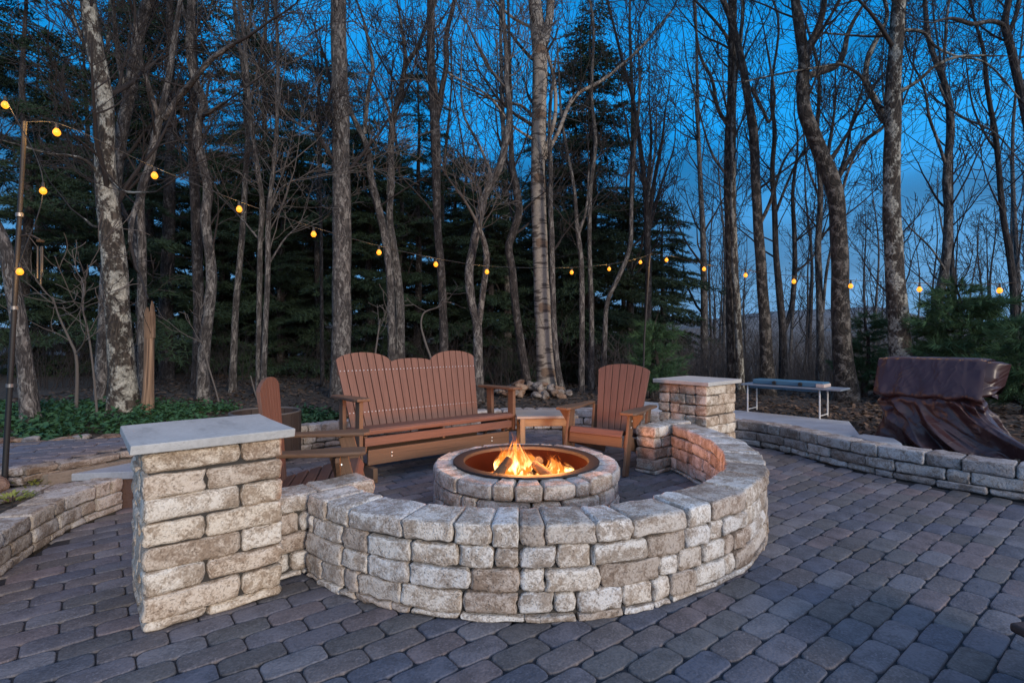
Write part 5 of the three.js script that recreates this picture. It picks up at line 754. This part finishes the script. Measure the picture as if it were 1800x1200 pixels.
{ // undergrowth: thin leafless stems that nobody could count
  const brushMat = std('brush_stems', { color: rgb(0.075, 0.064, 0.06), roughness: 1 });
  const stems = (seed) => { const rnd = RNG(seed), a = new Acc(); for (let k = 0; k < 12; k++) { const x = (rnd() - 0.5) * 1.3, z = (rnd() - 0.5) * 1.3; grow(a, new THREE.Vector3(x, -0.1, z), new THREE.Vector3((rnd() - 0.5) * 0.5, 1, (rnd() - 0.5) * 0.5), 0.8 + 0.8 * rnd(), 0.007 + 0.007 * rnd(), 2, 3, rnd, { kids: [0, 5], up: 0.06, wig: 0.17, min: 0.004 }); } return a.geo(); };
  const make = (n, seed, place2, mat, label) => { const rnd = RNG(seed), g = stems(seed), im = new THREE.InstancedMesh(g, mat, n), m = new THREE.Matrix4(); for (let k = 0; k < n; k++) { const [x, z, s] = place2(rnd); m.makeRotationY(rnd() * 6.28).scale(new THREE.Vector3(s, s * (0.7 + 0.6 * rnd()), s)).setPosition(x, ground(x, z), -z); im.setMatrixAt(k, m); } im.name = numbered('undergrowth'); im.castShadow = im.receiveShadow = true; tag(im, label, 'undergrowth', null, 'stuff'); scene.add(im); };
  make(300, 91, (r) => { const z = 9.3 + 15 * Math.pow(r(), 1.2), x = z * (0.14 + 1.1 * r()); return [x, z, 0.5 + 0.35 * r()]; }, brushMat, 'tangle of thin grey-brown stems under the trees on the right');
  make(120, 92, (r) => { const z = 8.6 + 8 * r(), x = z * (-1.1 + 1.2 * r()); return [x, z, 0.4 + 0.4 * r()]; }, twigMat, 'sparse thin dark stems under the evergreens on the left');
}

// ------------------------------------------------------------------ rocks, leaves and low plants
function rock(rnd, r, sq) { const g = new THREE.IcosahedronGeometry(r, 2), p = g.attributes.position, s = rnd() * 99, v = new THREE.Vector3(); for (let k = 0; k < p.count; k++) { v.fromBufferAttribute(p, k); const n = 1 + 0.20 * wob(v.x / r * 1.6, v.y / r * 1.6, v.z / r * 1.6, s); v.multiplyScalar(n); v.y *= sq; p.setXYZ(k, v.x, v.y, v.z); } g.computeVertexNormals(); const uv = new Float32Array(p.count * 2); for (let k = 0; k < p.count; k++) { uv[2 * k] = p.getX(k) + p.getY(k); uv[2 * k + 1] = p.getZ(k) + s; } g.setAttribute('uv', new THREE.BufferAttribute(uv, 2)); return g; }
const rockMats = [[0.28, 0.20, 0.15], [0.24, 0.22, 0.21], [0.20, 0.125, 0.09], [0.32, 0.29, 0.27], [0.30, 0.21, 0.15]].map((c, i) => std('field_rock', { color: rgb(...c), map: stoneTex[i % 3], bumpMap: stoneBump[0], bumpScale: 0.008 }));
{
  const rnd = RNG(611), cx = (940 - 900) / F * 8.7, geos = [0, 1, 2, 3, 4].map(() => rock(rnd, 0.10, 0.55));
  for (let k = 0; k < 40; k++) { const a = rnd() * 6.283, rr = 0.62 * Math.sqrt(rnd()), x = cx + rr * Math.cos(a) * 0.95, z = 8.75 + rr * Math.sin(a) * 0.55, hgt = 0.24 * (1 - rr / 0.68) * rnd(), m = mesh('rock', geos[k % 5], rockMats[k % 5]); m.position.set(x, ground(x, z) + hgt * 1.5 + 0.03, -z); m.rotation.set((rnd() - 0.5) * 0.5, rnd() * 6.28, (rnd() - 0.5) * 0.5); m.scale.set(0.6 + 0.7 * rnd(), 0.6 + 0.7 * rnd(), 0.6 + 0.5 * rnd()); tag(m, 'tan and grey rock in the heap at the foot of the birch', 'rock', 'rocks heaped round the birch'); }
  for (let k = 0; k < 34; k++) { const t = k / 33, x = lerp(-5.4, -3.1, t) + (rnd() - 0.5) * 0.2, z = lerp(4.05, 4.85, t) + (rnd() - 0.5) * 0.22, m = mesh('rock', geos[k % 5], rockMats[(k * 2) % 5]); m.position.set(x, ground(x, z) + 0.04 + (z > 4.4 ? 0.06 : 0), -z); m.rotation.y = rnd() * 6.28; const s = 0.4 + 0.5 * rnd(); m.scale.set(s * 1.2, s * 0.8, s); tag(m, 'small rock edging the ground cover along the raised path', 'rock', 'rocks edging the raised path'); }
  for (let k = 0; k < 46; k++) { const t = rnd(), u = rnd(), x = lerp(-3.5, -2.92, t) - 0.15 * u, z = lerp(2.7, 3.40, u), m = mesh('rock', geos[k % 5], rockMats[(k * 3) % 5]); m.position.set(x, ground(x, z) + 0.015, -z); m.rotation.y = rnd() * 6.28; const s = 0.16 + 0.3 * rnd() * rnd(); m.scale.set(s * 1.3, s, s); tag(m, 'small rock scattered in the planting bed by the light pole', 'rock', 'rocks in the planting bed'); }
  const big = mesh('rock', rock(rnd, 0.12, 0.5), rockMats[2]); big.position.set(-3.22, 0.27, -3.28); big.scale.set(1.1, 0.9, 0.7); tag(big, 'largest rust-brown rock in the planting bed beside the light pole', 'rock');
  // fallen leaves
  const lg = new THREE.BufferGeometry(); lg.setAttribute('position', new THREE.Float32BufferAttribute([0, 0, 0.05, 0.026, 0.010, 0.005, 0, 0.002, -0.05, -0.026, 0.012, 0.0, 0, 0.0, 0.01], 3)); lg.setIndex([0, 1, 4, 1, 2, 4, 2, 3, 4, 3, 0, 4]); lg.computeVertexNormals();
  const leaves = (n, seed, at, mat, label, cat, name, sc, up) => { const r = RNG(seed), im = new THREE.InstancedMesh(lg, mat, n), m = new THREE.Matrix4(), q = new THREE.Quaternion(), s = new THREE.Vector3(); for (let k = 0; k < n; k++) { const [x, z, y] = at(r); q.setFromEuler(new THREE.Euler((r() - 0.5) * up, r() * 6.28, (r() - 0.5) * up, 'YXZ')); s.setScalar(sc * (0.6 + 0.8 * r())); m.compose(new THREE.Vector3(x, y ?? ground(x, z) + 0.008 + 0.02 * r(), -z), q, s); im.setMatrixAt(k, m); } im.name = numbered(name); im.castShadow = im.receiveShadow = true; tag(im, label, cat, null, 'stuff'); scene.add(im); };
  const out = (r, x0, x1, z0, z1) => { let x, z, g = 0; do { x = lerp(x0, x1, r()); z = lerp(z0, z1, r()); } while (g++ < 40 && (inside(x, z) || edge(x, z) < 0.25)); return [x, z]; };
  leaves(14000, 71, (r) => out(r, -7, 8, 4.0, 14), std('dry_leaf', { color: rgb(0.085, 0.055, 0.036), roughness: 0.9 }), 'brown fallen leaves lying on the ground behind the patio', 'fallen leaves', 'fallen_leaves', 0.75, 0.9);
  leaves(2200, 72, (r) => out(r, 2.9, 6, 3.2, 7.5), std('pale_dry_leaf', { color: rgb(0.15, 0.095, 0.06), roughness: 0.9 }), 'tan fallen leaves banked beside the concrete pad and grill', 'fallen leaves', 'fallen_leaves', 0.7, 1.0);
  leaves(11000, 73, (r) => { let x, z, ok, g = 0; do { x = lerp(-6.8, -1.6, r()); z = 4.55 + 2.0 * r(); ok = z > 4.72 + 0.34 * (x + 3.3) - 0.0 && edge(x, z) > 0.22 && !inside(x, z) && fbm(x / 16 + 0.5, z / 16 + 0.5, 32, 32, 3, 3) > 0.46 - 0.08 * (z - 5); } while (!ok && g++ < 60); return [x, z, ground(x, z) + 0.02 + 0.13 * r() * r()]; }, std('ground_cover_leaf', { color: rgb(0.026, 0.08, 0.026), roughness: 0.7 }), 'low green leafy ground cover in front of the left woods', 'ground cover', 'ground_cover_leaves', 0.6, 1.5);
  const plantGeo = (seed) => { const r = RNG(seed), gs = []; for (let k = 0; k < 60; k++) { const g = lg.clone(), a = r() * 6.28, e = r() * 1.1, R = 0.03 + 0.10 * r(); g.scale(0.42, 0.42, 0.42); g.rotateX(-0.9 + e * 0.6); g.rotateY(a); g.translate(R * Math.sin(a), 0.02 + 0.08 * r() * (1 - R * 4), R * Math.cos(a)); gs.push(g); } return mergeGeometries(gs); };
  const gold = std('yellow_green_leaf', { color: rgb(0.17, 0.19, 0.035), roughness: 0.6 });
  [[78, 848, 'yellow-green low plant in the planting bed against the wall top'], [103, 838, 'yellow-green low plant at the corner of the wall arm'], [20, 884, 'small yellow-green plant at the left frame edge in the bed'], [56, 856, 'yellow-green low plant nearest the rocks in the bed']].forEach(([px, py, label], k) => { const z = F * (H - 0.2) / (py - HZ), t = thing('bedding_plant', label, 'plant', V((px - 900) / F * z, 0.19, z)); mesh('foliage', plantGeo(80 + k), gold, t).userData.kind = 'stuff'; const st = new Acc(); st.tube([new THREE.Vector3(0, -0.03, 0), new THREE.Vector3(0.005, 0.06, 0)], [0.004, 0.003], 5); mesh('stem', st.geo(), twigMat, t); t.scale.setScalar(k === 1 ? 0.7 : 0.9); });
  leaves(500, 75, (r) => { const t = r(); return [lerp(0.9, 1.4, t) + (r() - 0.5) * 0.3 + 1.9, lerp(6.2, 5.2, t) + (r() - 0.5) * 0.2 + 0.4]; }, std('mulch_leaf', { color: rgb(0.2, 0.12, 0.07) }), 'leaves gathered along the edge of concrete pad', 'fallen leaves', 'fallen_leaves', 0.8, 1.0);
}

renderer.render(scene, camera);
